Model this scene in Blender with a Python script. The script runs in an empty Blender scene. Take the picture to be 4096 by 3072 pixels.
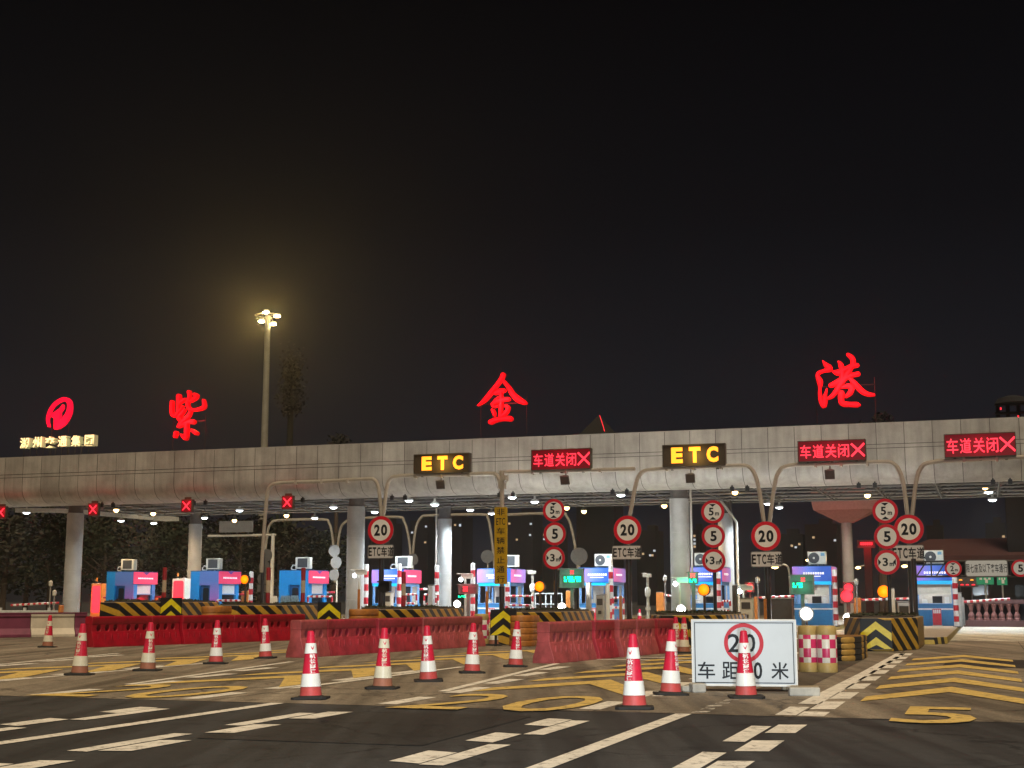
import bpy, bmesh, math, random
from mathutils import Vector, Matrix

# ------------------------------------------------------------------ camera, world, sun, exposure
SC = bpy.context.scene
COL = SC.collection
FPX = 5500.0
PITCH = math.atan(867 / FPX)
EYE = 1.3
cam_d = bpy.data.cameras.new('camera')
cam = bpy.data.objects.new('camera', cam_d)
COL.objects.link(cam)
cam.location = (0, 0, EYE)
cam.rotation_euler = (math.pi / 2 + PITCH, 0, 0)
cam_d.sensor_fit = 'HORIZONTAL'
cam_d.sensor_width = 36.0
cam_d.lens = 36.0 * FPX / 4096
cam_d.clip_start = 0.1
cam_d.clip_end = 6000
SC.camera = cam

world = bpy.data.worlds.new('World')
SC.world = world
world.use_nodes = True
wn, wl = world.node_tree.nodes, world.node_tree.links
wn.clear()
w_out = wn.new('ShaderNodeOutputWorld')
w_bg = wn.new('ShaderNodeBackground')
w_tc = wn.new('ShaderNodeTexCoord')
w_sep = wn.new('ShaderNodeSeparateXYZ')
w_rmp = wn.new('ShaderNodeValToRGB')
wl.new(w_tc.outputs['Generated'], w_sep.inputs[0])
wl.new(w_sep.outputs['Z'], w_rmp.inputs[0])
wl.new(w_rmp.outputs[0], w_bg.inputs[0])
wl.new(w_bg.outputs[0], w_out.inputs[0])
cr = w_rmp.color_ramp
cr.elements[0].position = 0.0
cr.elements[0].color = (0.0105, 0.0112, 0.0160, 1)
cr.elements[1].position = 0.42
cr.elements[1].color = (0.0014, 0.0015, 0.0022, 1)
e = cr.elements.new(0.15)
e.color = (0.0090, 0.0092, 0.0120, 1)
e = cr.elements.new(0.27)
e.color = (0.0036, 0.0038, 0.0052, 1)
w_bg.inputs[1].default_value = 1.0

sun_d = bpy.data.lights.new('plaza_floodlight', 'SUN')
sun_d.energy = 2.9
sun_d.angle = math.radians(22)
sun_d.color = (1.0, 0.80, 0.54)
sun = bpy.data.objects.new('plaza_floodlight', sun_d)
COL.objects.link(sun)
sun.rotation_euler = (math.radians(27), 0, math.radians(9))

SC.view_settings.view_transform = 'Standard'
SC.view_settings.look = 'None'
SC.view_settings.exposure = 0.0
SC.view_settings.gamma = 1.0
SC.render.engine = 'CYCLES'
SC.cycles.use_denoising = True
SC.cycles.max_bounces = 6
SC.cycles.diffuse_bounces = 3
SC.cycles.glossy_bounces = 3
SC.cycles.transmission_bounces = 4
SC.cycles.transparent_max_bounces = 8
SC.cycles.volume_bounces = 0
SC.cycles.sample_clamp_indirect = 4.0
SC.cycles.use_light_tree = True

# ------------------------------------------------------------------ plaza frame: t runs right along the toll row, d away along the lanes
AL = math.radians(18.8)
SA, CA = math.sin(AL), math.cos(AL)
ROT = -AL
RND = random.Random(7)


def W(t, d, z=0.0):
    return Vector((t * CA + d * SA, -t * SA + d * CA, z))


def ray(px, py):
    x = (px - 2048) / FPX
    y = (1536 - py) / FPX
    return Vector((x, math.cos(PITCH) - y * math.sin(PITCH), math.sin(PITCH) + y * math.cos(PITCH)))


def uv(p):
    return p[0] * CA - p[1] * SA, p[0] * SA + p[1] * CA


def gnd(px, py, z=0.0):
    r = ray(px, py)
    k = (z - EYE) / r.z
    return uv((r.x * k, r.y * k))


def at(px, py, d):
    """(t, z) of the photo point px,py when it stands in row d of the plaza."""
    r = ray(px, py)
    k = d / (r.x * SA + r.y * CA)
    return uv((r.x * k, r.y * k))[0], EYE + r.z * k


# ------------------------------------------------------------------ materials
def M(name, col, rough=0.6, metal=0.0, var=0.12, scale=6.0, emit=None, es=0.0, bump=0.0, dirt=None):
    m = bpy.data.materials.new(name)
    m.use_nodes = True
    n, l = m.node_tree.nodes, m.node_tree.links
    b = n['Principled BSDF']
    b.inputs['Roughness'].default_value = rough
    b.inputs['Metallic'].default_value = metal
    c4 = (*col, 1)
    tc = n.new('ShaderNodeTexCoord')
    nz = n.new('ShaderNodeTexNoise')
    nz.inputs['Scale'].default_value = scale
    nz.inputs['Detail'].default_value = 6
    nz.inputs['Roughness'].default_value = 0.65
    l.new(tc.outputs['Object'], nz.inputs['Vector'])
    rp = n.new('ShaderNodeValToRGB')
    d = dirt or tuple(c * (1 - var * 2) for c in col)
    rp.color_ramp.elements[0].color = (*d, 1)
    rp.color_ramp.elements[0].position = 0.25
    rp.color_ramp.elements[1].color = tuple(min(1, c * (1 + var)) for c in col) + (1,)
    rp.color_ramp.elements[1].position = 0.7
    l.new(nz.outputs['Fac'], rp.inputs[0])
    l.new(rp.outputs[0], b.inputs['Base Color'])
    if bump:
        bp = n.new('ShaderNodeBump')
        bp.inputs['Strength'].default_value = bump
        bp.inputs['Distance'].default_value = 0.02
        l.new(nz.outputs['Fac'], bp.inputs['Height'])
        l.new(bp.outputs[0], b.inputs['Normal'])
    if emit:
        b.inputs['Emission Color'].default_value = (*emit, 1)
        b.inputs['Emission Strength'].default_value = es
    m.diffuse_color = c4
    return m


def stripes(name, a, b_, direction, period, duty=0.5, rough=0.6, off=0.0):
    m = M(name, a, rough)
    n, l = m.node_tree.nodes, m.node_tree.links
    b = n['Principled BSDF']
    tc = n.new('ShaderNodeTexCoord')
    dt = n.new('ShaderNodeVectorMath')
    dt.operation = 'DOT_PRODUCT'
    dt.inputs[1].default_value = direction
    l.new(tc.outputs['Object'], dt.inputs[0])
    q = n.new('ShaderNodeMath'); q.operation = 'MULTIPLY_ADD'
    q.inputs[1].default_value = 1.0 / period
    q.inputs[2].default_value = off
    l.new(dt.outputs['Value'], q.inputs[0])
    f = n.new('ShaderNodeMath'); f.operation = 'FRACT'
    l.new(q.outputs[0], f.inputs[0])
    g = n.new('ShaderNodeMath'); g.operation = 'GREATER_THAN'
    g.inputs[1].default_value = duty
    l.new(f.outputs[0], g.inputs[0])
    old = b.inputs['Base Color'].links[0].from_socket
    mx = n.new('ShaderNodeMix'); mx.data_type = 'RGBA'
    l.new(g.outputs[0], mx.inputs['Factor'])
    l.new(old, mx.inputs['A'])
    mx.inputs['B'].default_value = (*b_, 1)
    l.new(mx.outputs['Result'], b.inputs['Base Color'])
    return m


def gradient(name, c0, c1, x0, x1, emit=0.0, cm=None, axis='X'):
    m = M(name, c0, 0.45)
    n, l = m.node_tree.nodes, m.node_tree.links
    b = n['Principled BSDF']
    tc = n.new('ShaderNodeTexCoord'); sp = n.new('ShaderNodeSeparateXYZ')
    l.new(tc.outputs['Object'], sp.inputs[0])
    mr = n.new('ShaderNodeMapRange')
    mr.inputs['From Min'].default_value = x0
    mr.inputs['From Max'].default_value = x1
    l.new(sp.outputs[axis], mr.inputs['Value'])
    rp = n.new('ShaderNodeValToRGB')
    rp.color_ramp.elements[0].color = (*c0, 1)
    rp.color_ramp.elements[1].color = (*c1, 1)
    if cm:
        k = rp.color_ramp.elements.new(0.5); k.color = (*cm, 1)
    l.new(mr.outputs[0], rp.inputs[0])
    l.new(rp.outputs[0], b.inputs['Base Color'])
    if emit:
        l.new(rp.outputs[0], b.inputs['Emission Color'])
        b.inputs['Emission Strength'].default_value = emit
    return m


def checker(name, a, b_, size):
    """two reflective colours in squares, counted round the drum and up its height"""
    m = M(name, a, 0.35)
    n, l = m.node_tree.nodes, m.node_tree.links
    b = n['Principled BSDF']
    tc = n.new('ShaderNodeTexCoord'); sp = n.new('ShaderNodeSeparateXYZ')
    l.new(tc.outputs['Object'], sp.inputs[0])
    an = n.new('ShaderNodeMath'); an.operation = 'ARCTAN2'
    l.new(sp.outputs['X'], an.inputs[0]); l.new(sp.outputs['Y'], an.inputs[1])
    parts = []
    for sock, k, o in ((an.outputs[0], 8 / (2 * math.pi), 20.5), (sp.outputs['Z'], 1 / size, 10.35)):
        q = n.new('ShaderNodeMath'); q.operation = 'MULTIPLY_ADD'
        q.inputs[1].default_value = k; q.inputs[2].default_value = o
        l.new(sock, q.inputs[0])
        fl = n.new('ShaderNodeMath'); fl.operation = 'FLOOR'
        l.new(q.outputs[0], fl.inputs[0])
        parts.append(fl)
    ad = n.new('ShaderNodeMath'); ad.operation = 'ADD'
    l.new(parts[0].outputs[0], ad.inputs[0]); l.new(parts[1].outputs[0], ad.inputs[1])
    md = n.new('ShaderNodeMath'); md.operation = 'MODULO'; md.inputs[1].default_value = 2
    l.new(ad.outputs[0], md.inputs[0])
    mx = n.new('ShaderNodeMix'); mx.data_type = 'RGBA'
    l.new(md.outputs[0], mx.inputs['Factor'])
    mx.inputs['A'].default_value = (*a, 1); mx.inputs['B'].default_value = (*b_, 1)
    l.new(mx.outputs['Result'], b.inputs['Base Color'])
    return m


def road_mat(name, base, dark, light, fine=60.0, rough=0.85, crack=0.0):
    m = bpy.data.materials.new(name); m.use_nodes = True
    n, l = m.node_tree.nodes, m.node_tree.links
    b = n['Principled BSDF']; b.inputs['Roughness'].default_value = rough
    tc = n.new('ShaderNodeTexCoord')
    mp = n.new('ShaderNodeMapping')
    mp.inputs['Rotation'].default_value = (0, 0, AL)
    mp.inputs['Scale'].default_value = (1.0, 0.22, 1.0)   # wear runs along the lanes
    l.new(tc.outputs['Object'], mp.inputs[0])
    big = n.new('ShaderNodeTexNoise'); big.inputs['Scale'].default_value = 0.55
    big.inputs['Detail'].default_value = 5
    l.new(mp.outputs[0], big.inputs['Vector'])
    sm = n.new('ShaderNodeTexNoise'); sm.inputs['Scale'].default_value = fine
    sm.inputs['Detail'].default_value = 3
    l.new(tc.outputs['Object'], sm.inputs['Vector'])
    r1 = n.new('ShaderNodeValToRGB')
    r1.color_ramp.elements[0].position = 0.32; r1.color_ramp.elements[0].color = (*dark, 1)
    r1.color_ramp.elements[1].position = 0.68; r1.color_ramp.elements[1].color = (*light, 1)
    k = r1.color_ramp.elements.new(0.5); k.color = (*base, 1)
    l.new(big.outputs['Fac'], r1.inputs[0])
    r2 = n.new('ShaderNodeMapRange')
    r2.inputs['From Min'].default_value = 0.3; r2.inputs['From Max'].default_value = 0.7
    r2.inputs['To Min'].default_value = 0.62; r2.inputs['To Max'].default_value = 1.38
    l.new(sm.outputs['Fac'], r2.inputs['Value'])
    mu = n.new('ShaderNodeMix'); mu.data_type = 'RGBA'; mu.blend_type = 'MULTIPLY'
    mu.inputs['Factor'].default_value = 1
    l.new(r1.outputs[0], mu.inputs['A']); l.new(r2.outputs[0], mu.inputs['B'])
    l.new(mu.outputs['Result'], b.inputs['Base Color'])
    # tyre polished streaks, oil spots and thin cracks
    mp2 = n.new('ShaderNodeMapping')
    mp2.inputs['Rotation'].default_value = (0, 0, AL)
    mp2.inputs['Scale'].default_value = (2.6, 0.10, 1.0)
    l.new(tc.outputs['Object'], mp2.inputs[0])
    st = n.new('ShaderNodeTexNoise'); st.inputs['Scale'].default_value = 1.0; st.inputs['Detail'].default_value = 4
    l.new(mp2.outputs[0], st.inputs['Vector'])
    oil = n.new('ShaderNodeTexNoise'); oil.inputs['Scale'].default_value = 1.7; oil.inputs['Detail'].default_value = 7
    oil.inputs['Roughness'].default_value = .6
    l.new(tc.outputs['Object'], oil.inputs['Vector'])
    mid = n.new('ShaderNodeTexNoise'); mid.inputs['Scale'].default_value = 9.0; mid.inputs['Detail'].default_value = 8
    mid.inputs['Roughness'].default_value = .72
    l.new(tc.outputs['Object'], mid.inputs['Vector'])
    vo = n.new('ShaderNodeTexVoronoi'); vo.feature = 'DISTANCE_TO_EDGE'; vo.inputs['Scale'].default_value = .23
    wv = n.new('ShaderNodeVectorMath'); wv.operation = 'MULTIPLY_ADD'
    wv.inputs[1].default_value = (.8, .8, .8)
    l.new(oil.outputs['Color'], wv.inputs[0]); l.new(tc.outputs['Object'], wv.inputs[2])
    l.new(wv.outputs[0], vo.inputs['Vector'])
    last = mu.outputs['Result']
    for src, lo, hi, a, z in ((st.outputs['Fac'], .36, .62, .60, 1.26), (oil.outputs['Fac'], .30, .44, .42, 1.0), (mid.outputs['Fac'], .32, .68, .74, 1.24), (vo.outputs['Distance'], .002, .008, .38, 1.0)):
        mr = n.new('ShaderNodeMapRange')
        mr.inputs['From Min'].default_value = lo; mr.inputs['From Max'].default_value = hi
        mr.inputs['To Min'].default_value = a; mr.inputs['To Max'].default_value = z
        l.new(src, mr.inputs['Value'])
        k = n.new('ShaderNodeMix'); k.data_type = 'RGBA'; k.blend_type = 'MULTIPLY'; k.inputs['Factor'].default_value = 1
        l.new(last, k.inputs['A']); l.new(mr.outputs[0], k.inputs['B'])
        last = k.outputs['Result']
    l.new(last, b.inputs['Base Color'])
    rr = n.new('ShaderNodeMapRange')
    rr.inputs['To Min'].default_value = rough - .28; rr.inputs['To Max'].default_value = rough + .08
    l.new(st.outputs['Fac'], rr.inputs['Value']); l.new(rr.outputs[0], b.inputs['Roughness'])
    bp = n.new('ShaderNodeBump'); bp.inputs['Strength'].default_value = 0.35
    bp.inputs['Distance'].default_value = 0.01
    l.new(sm.outputs['Fac'], bp.inputs['Height']); l.new(bp.outputs[0], b.inputs['Normal'])
    return m


def streaked(mat, width, x0=0.0):
    """rain streaks and panel to panel tone on cladding"""
    n, l = mat.node_tree.nodes, mat.node_tree.links
    b = n['Principled BSDF']
    tc = n.new('ShaderNodeTexCoord')
    mp = n.new('ShaderNodeMapping'); mp.inputs['Scale'].default_value = (2.6, 2.6, .22)
    l.new(tc.outputs['Object'], mp.inputs[0])
    nz = n.new('ShaderNodeTexNoise'); nz.inputs['Scale'].default_value = 1.6; nz.inputs['Detail'].default_value = 6
    l.new(mp.outputs[0], nz.inputs['Vector'])
    sp = n.new('ShaderNodeSeparateXYZ'); l.new(tc.outputs['Object'], sp.inputs[0])
    fl = n.new('ShaderNodeMath'); fl.operation = 'MULTIPLY_ADD'; fl.inputs[1].default_value = 1 / width; fl.inputs[2].default_value = x0
    l.new(sp.outputs['X'], fl.inputs[0])
    ff = n.new('ShaderNodeMath'); ff.operation = 'FLOOR'; l.new(fl.outputs[0], ff.inputs[0])
    wn_ = n.new('ShaderNodeTexWhiteNoise'); wn_.noise_dimensions = '1D'; l.new(ff.outputs[0], wn_.inputs['W'])
    last = b.inputs['Base Color'].links[0].from_socket
    for src, lo, hi, a, z in ((nz.outputs['Fac'], .30, .60, .80, 1.05), (wn_.outputs['Value'], 0, 1, .84, 1.10)):
        mr = n.new('ShaderNodeMapRange')
        mr.inputs['From Min'].default_value = lo; mr.inputs['From Max'].default_value = hi
        mr.inputs['To Min'].default_value = a; mr.inputs['To Max'].default_value = z
        l.new(src, mr.inputs['Value'])
        k = n.new('ShaderNodeMix'); k.data_type = 'RGBA'; k.blend_type = 'MULTIPLY'; k.inputs['Factor'].default_value = 1
        l.new(last, k.inputs['A']); l.new(mr.outputs[0], k.inputs['B'])
        last = k.outputs['Result']
    l.new(last, b.inputs['Base Color'])


def paint_mat(name, col, under, keep=0.36):
    """road paint worn through in patches"""
    m = M(name, col, 0.7, var=0.16, scale=3.0)
    n, l = m.node_tree.nodes, m.node_tree.links
    b = n['Principled BSDF']
    tc = n.new('ShaderNodeTexCoord')
    nz = n.new('ShaderNodeTexNoise'); nz.inputs['Scale'].default_value = 7.0
    nz.inputs['Detail'].default_value = 9; nz.inputs['Roughness'].default_value = 0.75
    l.new(tc.outputs['Object'], nz.inputs['Vector'])
    mr = n.new('ShaderNodeMapRange')
    mr.inputs['From Min'].default_value = keep - 0.06; mr.inputs['From Max'].default_value = keep + 0.06
    l.new(nz.outputs['Fac'], mr.inputs['Value'])
    old = b.inputs['Base Color'].links[0].from_socket
    mx = n.new('ShaderNodeMix'); mx.data_type = 'RGBA'
    l.new(mr.outputs[0], mx.inputs['Factor'])
    mx.inputs['A'].default_value = (*under, 1)
    l.new(old, mx.inputs['B'])
    l.new(mx.outputs['Result'], b.inputs['Base Color'])
    return m


def lamp(name, col, es):
    return M(name, tuple(0.8 * c for c in col), 0.4, emit=col, es=es, var=0.0)


RED_LED = (1.0, 0.012, 0.03)
m = {}
m['asphalt'] = road_mat('asphalt', (.042, .042, .043), (.029, .029, .030), (.060, .060, .060))
m['concrete'] = road_mat('plaza concrete', (.225, .190, .145), (.145, .120, .088), (.295, .25, .195), fine=40)
m['patch_dark'] = road_mat('dark road patch', (.034, .032, .031), (.026, .025, .024), (.044, .042, .040))
m['patch_pale'] = road_mat('pale road patch', (.085, .070, .052), (.064, .052, .038), (.11, .092, .07))
m['joint'] = M('tar joint', (.03, .027, .024), .8)
m['white_paint'] = paint_mat('white road paint', (.86, .82, .74), (.10, .085, .07), .405)
m['yellow_paint'] = paint_mat('yellow road paint', (.76, .54, .165), (.13, .10, .06), .41)
m['kerb'] = stripes('striped kerb', (.55, .42, .10), (.03, .03, .03), (0, 1, 0.35), 0.5)
m['island_top'] = M('island concrete', (.33, .30, .26), .8, scale=2, bump=.2)
m['hazard'] = stripes('black and yellow hazard stripes', (.56, .33, .035), (.012, .013, .015), (.35, .75, 1.15), .50, .5, .5)
m['planter'] = M('planter concrete', (.30, .25, .19), .85, scale=3, bump=.25)
m['hedge'] = M('hedge leaf', (.030, .034, .012), .7, var=.45, scale=9)
m['leaf'] = M('tree leaf', (.016, .024, .008), .8, var=.22, scale=.9)
m['leaf_warm'] = M('brownish leaf', (.021, .020, .009), .8, var=.22, scale=.9)
m['bark'] = M('bark', (.08, .06, .045), .9, bump=.4)
m['silhouette'] = M('dark distant foliage', (.007, .007, .006), .9, var=.3)
m['orange'] = M('orange plastic', (.62, .20, .025), .5, dirt=(.36, .12, .02))
m['orange_dk'] = M('ribbed orange rubber', (.50, .19, .035), .55, dirt=(.3, .12, .03))
m['yellow'] = M('bright yellow sheeting', (.82, .68, .02), .35)
m['black'] = M('black plastic', (.012, .012, .013), .5)
m['black_rubber'] = M('black rubber', (.018, .017, .016), .8, bump=.1)
m['cone_red'] = M('cone red plastic', (.70, .018, .060), .38, var=.14, scale=5, dirt=(.42, .02, .04))
m['cone_base'] = M('faded cone foot plastic', (.62, .070, .075), .55, dirt=(.34, .07, .05))
m['cone_brown'] = M('dirty cone foot plastic', (.40, .15, .085), .6, dirt=(.25, .11, .07))
m['reflect'] = M('white reflective band', (.90, .92, .90), .28, var=.04)
m['reflect_warm'] = M('aged reflective band', (.80, .76, .60), .35, var=.08)
m['barrier_red'] = M('red plastic barrier', (.42, .006, .022), .38, var=.14, scale=2.5, dirt=(.2, .008, .015))
m['barrier_faded'] = M('faded red plastic barrier', (.47, .095, .105), .5, var=.22, scale=3, dirt=(.19, .045, .045), bump=.15)
m['barrier_mid'] = M('worn red plastic barrier', (.47, .040, .065), .45, var=.22, scale=3, dirt=(.18, .022, .03))
m['purple'] = M('purple painted concrete', (.20, .040, .085), .6, scale=2, var=.15)
m['cream'] = M('cream painted concrete', (.62, .56, .45), .6, scale=2)
m['steel'] = M('galvanised steel', (.45, .45, .43), .4, metal=.6)
m['pole_white'] = M('painted white steel', (.60, .57, .50), .45, scale=2)
m['mast'] = M('weathered mast steel', (.20, .19, .16), .6, scale=2)
m['gantry'] = M('painted gantry tube', (.34, .31, .26), .45, scale=3)
m['pole_dark'] = M('black painted post', (.020, .020, .022), .4)
m['fascia'] = M('canopy cladding panel', (.36, .35, .325), .5, var=.13, scale=.9, dirt=(.25, .24, .22))
streaked(m['fascia'], 1.09, 46 / 1.09)
m['seam'] = M('panel joint', (.06, .055, .05), .8)
m['column'] = M('column cladding', (.44, .45, .45), .5, scale=1.2)
m['column_neck'] = M('dark column head', (.11, .10, .095), .6)
m['truss'] = M('grey truss steel', (.15, .145, .135), .6)
m['beam'] = M('painted rear beam', (.62, .60, .54), .6)
m['lane_lamplit'] = road_mat('lane concrete with lamplight in its tone', (.50, .48, .41), (.38, .36, .30), (.58, .56, .49), fine=30)  # lamplight under the canopy is put into this pale tone
m['deck'] = M('dark roof deck', (.022, .021, .020), .8)
m['sign_white'] = M('white sign sheeting', (.70, .68, .64), .4, var=.06, scale=2)
m['sign_bright'] = M('bright white sign sheeting', (.56, .60, .63), .3, var=.03, scale=2)
m['sign_red'] = M('red sign sheeting', (.55, .015, .030), .4, var=.08)
m['sign_black'] = M('black sign lettering', (.013, .014, .016), .45)
m['sign_yellow'] = M('yellow sign sheeting', (.40, .25, .015), .4, var=.08)
m['sign_grey'] = M('grey plate', (.52, .51, .50), .45, var=.08, scale=3)
m['sign_back'] = M('bare sign back', (.13, .13, .13), .6)
for k_ in ('sign_white', 'sign_bright', 'sign_red', 'sign_black', 'sign_yellow', 'sign_grey'):
    m[k_].node_tree.nodes['Principled BSDF'].inputs['Specular IOR Level'].default_value = .12
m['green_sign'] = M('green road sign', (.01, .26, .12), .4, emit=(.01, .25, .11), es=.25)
m['led_case'] = M('LED sign case', (.045, .035, .022), .5)
m['led_red_face'] = M('red LED face', (.03, .002, .004), .5, emit=(.42, .0, .010), es=.30)
m['led_red'] = lamp('lit red LED', (1, .035, .065), 1.7)
m['led_amber'] = lamp('lit amber LED', (1, .38, .025), 1.75)
m['led_green'] = lamp('lit green LED', (.0, 1, .45), 2.4)
m['neon_red'] = lamp('lit red letter', (1, .002, .008), .82)
def uneven(mat, lo, hi, scale):
    n, l = mat.node_tree.nodes, mat.node_tree.links
    tc = n.new('ShaderNodeTexCoord'); nz = n.new('ShaderNodeTexNoise'); nz.inputs['Scale'].default_value = scale
    l.new(tc.outputs['Object'], nz.inputs['Vector'])
    mr = n.new('ShaderNodeMapRange'); mr.inputs['From Min'].default_value = .3; mr.inputs['From Max'].default_value = .7
    mr.inputs['To Min'].default_value = lo; mr.inputs['To Max'].default_value = hi
    l.new(nz.outputs['Fac'], mr.inputs['Value']); l.new(mr.outputs[0], n['Principled BSDF'].inputs['Emission Strength'])


uneven(m['neon_red'], .42, .78, 2.2)
m['neon_core'] = lamp('bright letter core', (1, .006, .016), 1.15)
uneven(m['neon_core'], .75, 1.6, 3.0)
m['neon_pink'] = lamp('lit red emblem', (1, .004, .040), 1.0)
m['cream_lit'] = lamp('lit cream letter', (1, .76, .40), 1.05)
m['cream_side'] = M('letter return', (.50, .50, .34), .5, emit=(.5, .48, .22), es=.35)
m['beacon'] = lamp('lit amber beacon', (1, .20, .0), 1.15)
m['white_lens'] = lamp('lit white lens', (.86, .95, 1), 14.0)
m['fill_lens'] = lamp('lit fill light lens', (1, .98, .95), 40.0)
m['orange_lens'] = lamp('lit sodium lens', (1, .62, .22), 14.0)
m['mast_lens'] = lamp('lit mast lamp lens', (1, .80, .38), 48.0)
m['window_lit'] = lamp('lit window', (.75, .85, 1), .55)
m['window_warm'] = lamp('lit warm window', (1, .72, .42), .4)
m['tower_wall'] = M('distant tower wall', (.008, .008, .010), .9)
m['booth_blue'] = M('blue booth panel', (.015, .27, .70), .35, var=.06)
m['booth_soft'] = M('soft blue booth panel', (.03, .19, .42), .4, var=.08)
m['booth_deep'] = M('deep blue booth panel', (.012, .095, .27), .4, var=.06)
m['booth_frame'] = M('light blue booth frame', (.13, .28, .55), .35)
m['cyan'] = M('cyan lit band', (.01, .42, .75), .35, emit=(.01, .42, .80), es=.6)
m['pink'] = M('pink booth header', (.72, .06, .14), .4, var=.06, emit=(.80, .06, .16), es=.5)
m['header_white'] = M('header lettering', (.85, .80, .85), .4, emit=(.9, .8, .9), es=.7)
m['blind'] = M('cream roller blind', (.72, .68, .58), .7, var=.05)
m['blind_white'] = M('white window board', (.78, .80, .82), .6, var=.04)
m['room'] = M('booth interior', (.50, .48, .42), .7, var=.15, scale=3)
m['wedge'] = M('violet header wedge', (.22, .10, .50), .4)
m['ac'] = M('air conditioner casing', (.62, .61, .54), .5, var=.06)
m['ac_dark'] = M('air conditioner grille', (.05, .055, .06), .6)
m['sticker'] = M('blue energy sticker', (.14, .36, .55), .5)
m['pole_red'] = M('red bollard band', (.52, .022, .035), .4, var=.1)
m['pole_wh'] = M('white bollard band', (.78, .78, .76), .4, var=.06)
m['pole_wh_dim'] = M('dimly lit white bollard band', (.46, .38, .27), .5, var=.12)  # white band, its colour toned down for weak warm light
m['pole_red_dim'] = M('dimly lit red bollard band', (.30, .015, .022), .45, var=.1)
m['kiosk'] = M('silver kiosk', (.48, .48, .46), .4, metal=.35)
m['kiosk_dark'] = M('dark kiosk face', (.07, .065, .065), .5)
m['blue_plastic'] = M('blue plastic', (.02, .16, .42), .4)
m['wood'] = M('weathered timber', (.36, .30, .22), .8, bump=.2)
m['block'] = M('concrete block', (.42, .41, .37), .85, scale=9, bump=.25)
m['brick_red'] = M('dark red roofing', (.055, .018, .017), .7)
m['baluster'] = M('reddish stone', (.14, .055, .05), .75)
m['billboard'] = M('pinkish steel', (.30, .16, .15), .55)
m['glass'] = M('dark glass', (.02, .025, .03), .08, var=0)
m['white_plastic'] = M('white plastic', (.75, .75, .72), .45, var=.05)
m['red_glow'] = lamp('lit red signal', (1, .03, .05), 1.6)
m['guard'] = M('white guard rail', (.62, .66, .66), .45)


# ------------------------------------------------------------------ mesh builder
_txt = {}


def text_geo(s, bold=0.0):
    key = (s, bold)
    if key not in _txt:
        c = bpy.data.curves.new('txt', 'FONT')
        c.body = s
        c.offset = bold
        c.resolution_u = 3
        o = bpy.data.objects.new('txt', c)
        COL.objects.link(o)
        dg = bpy.context.evaluated_depsgraph_get()
        me = bpy.data.meshes.new_from_object(o.evaluated_get(dg))
        vs = [v.co.copy() for v in me.vertices]
        fs = [list(p.vertices) for p in me.polygons]
        bpy.data.objects.remove(o)
        bpy.data.curves.remove(c)
        bpy.data.meshes.remove(me)
        x0 = min(v.x for v in vs); x1 = max(v.x for v in vs)
        y0 = min(v.y for v in vs); y1 = max(v.y for v in vs)
        _txt[key] = ([((v.x - x0) / (x1 - x0) - .5, (v.y - y0) / (y1 - y0) - .5) for v in vs], fs)
    return _txt[key]


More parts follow.
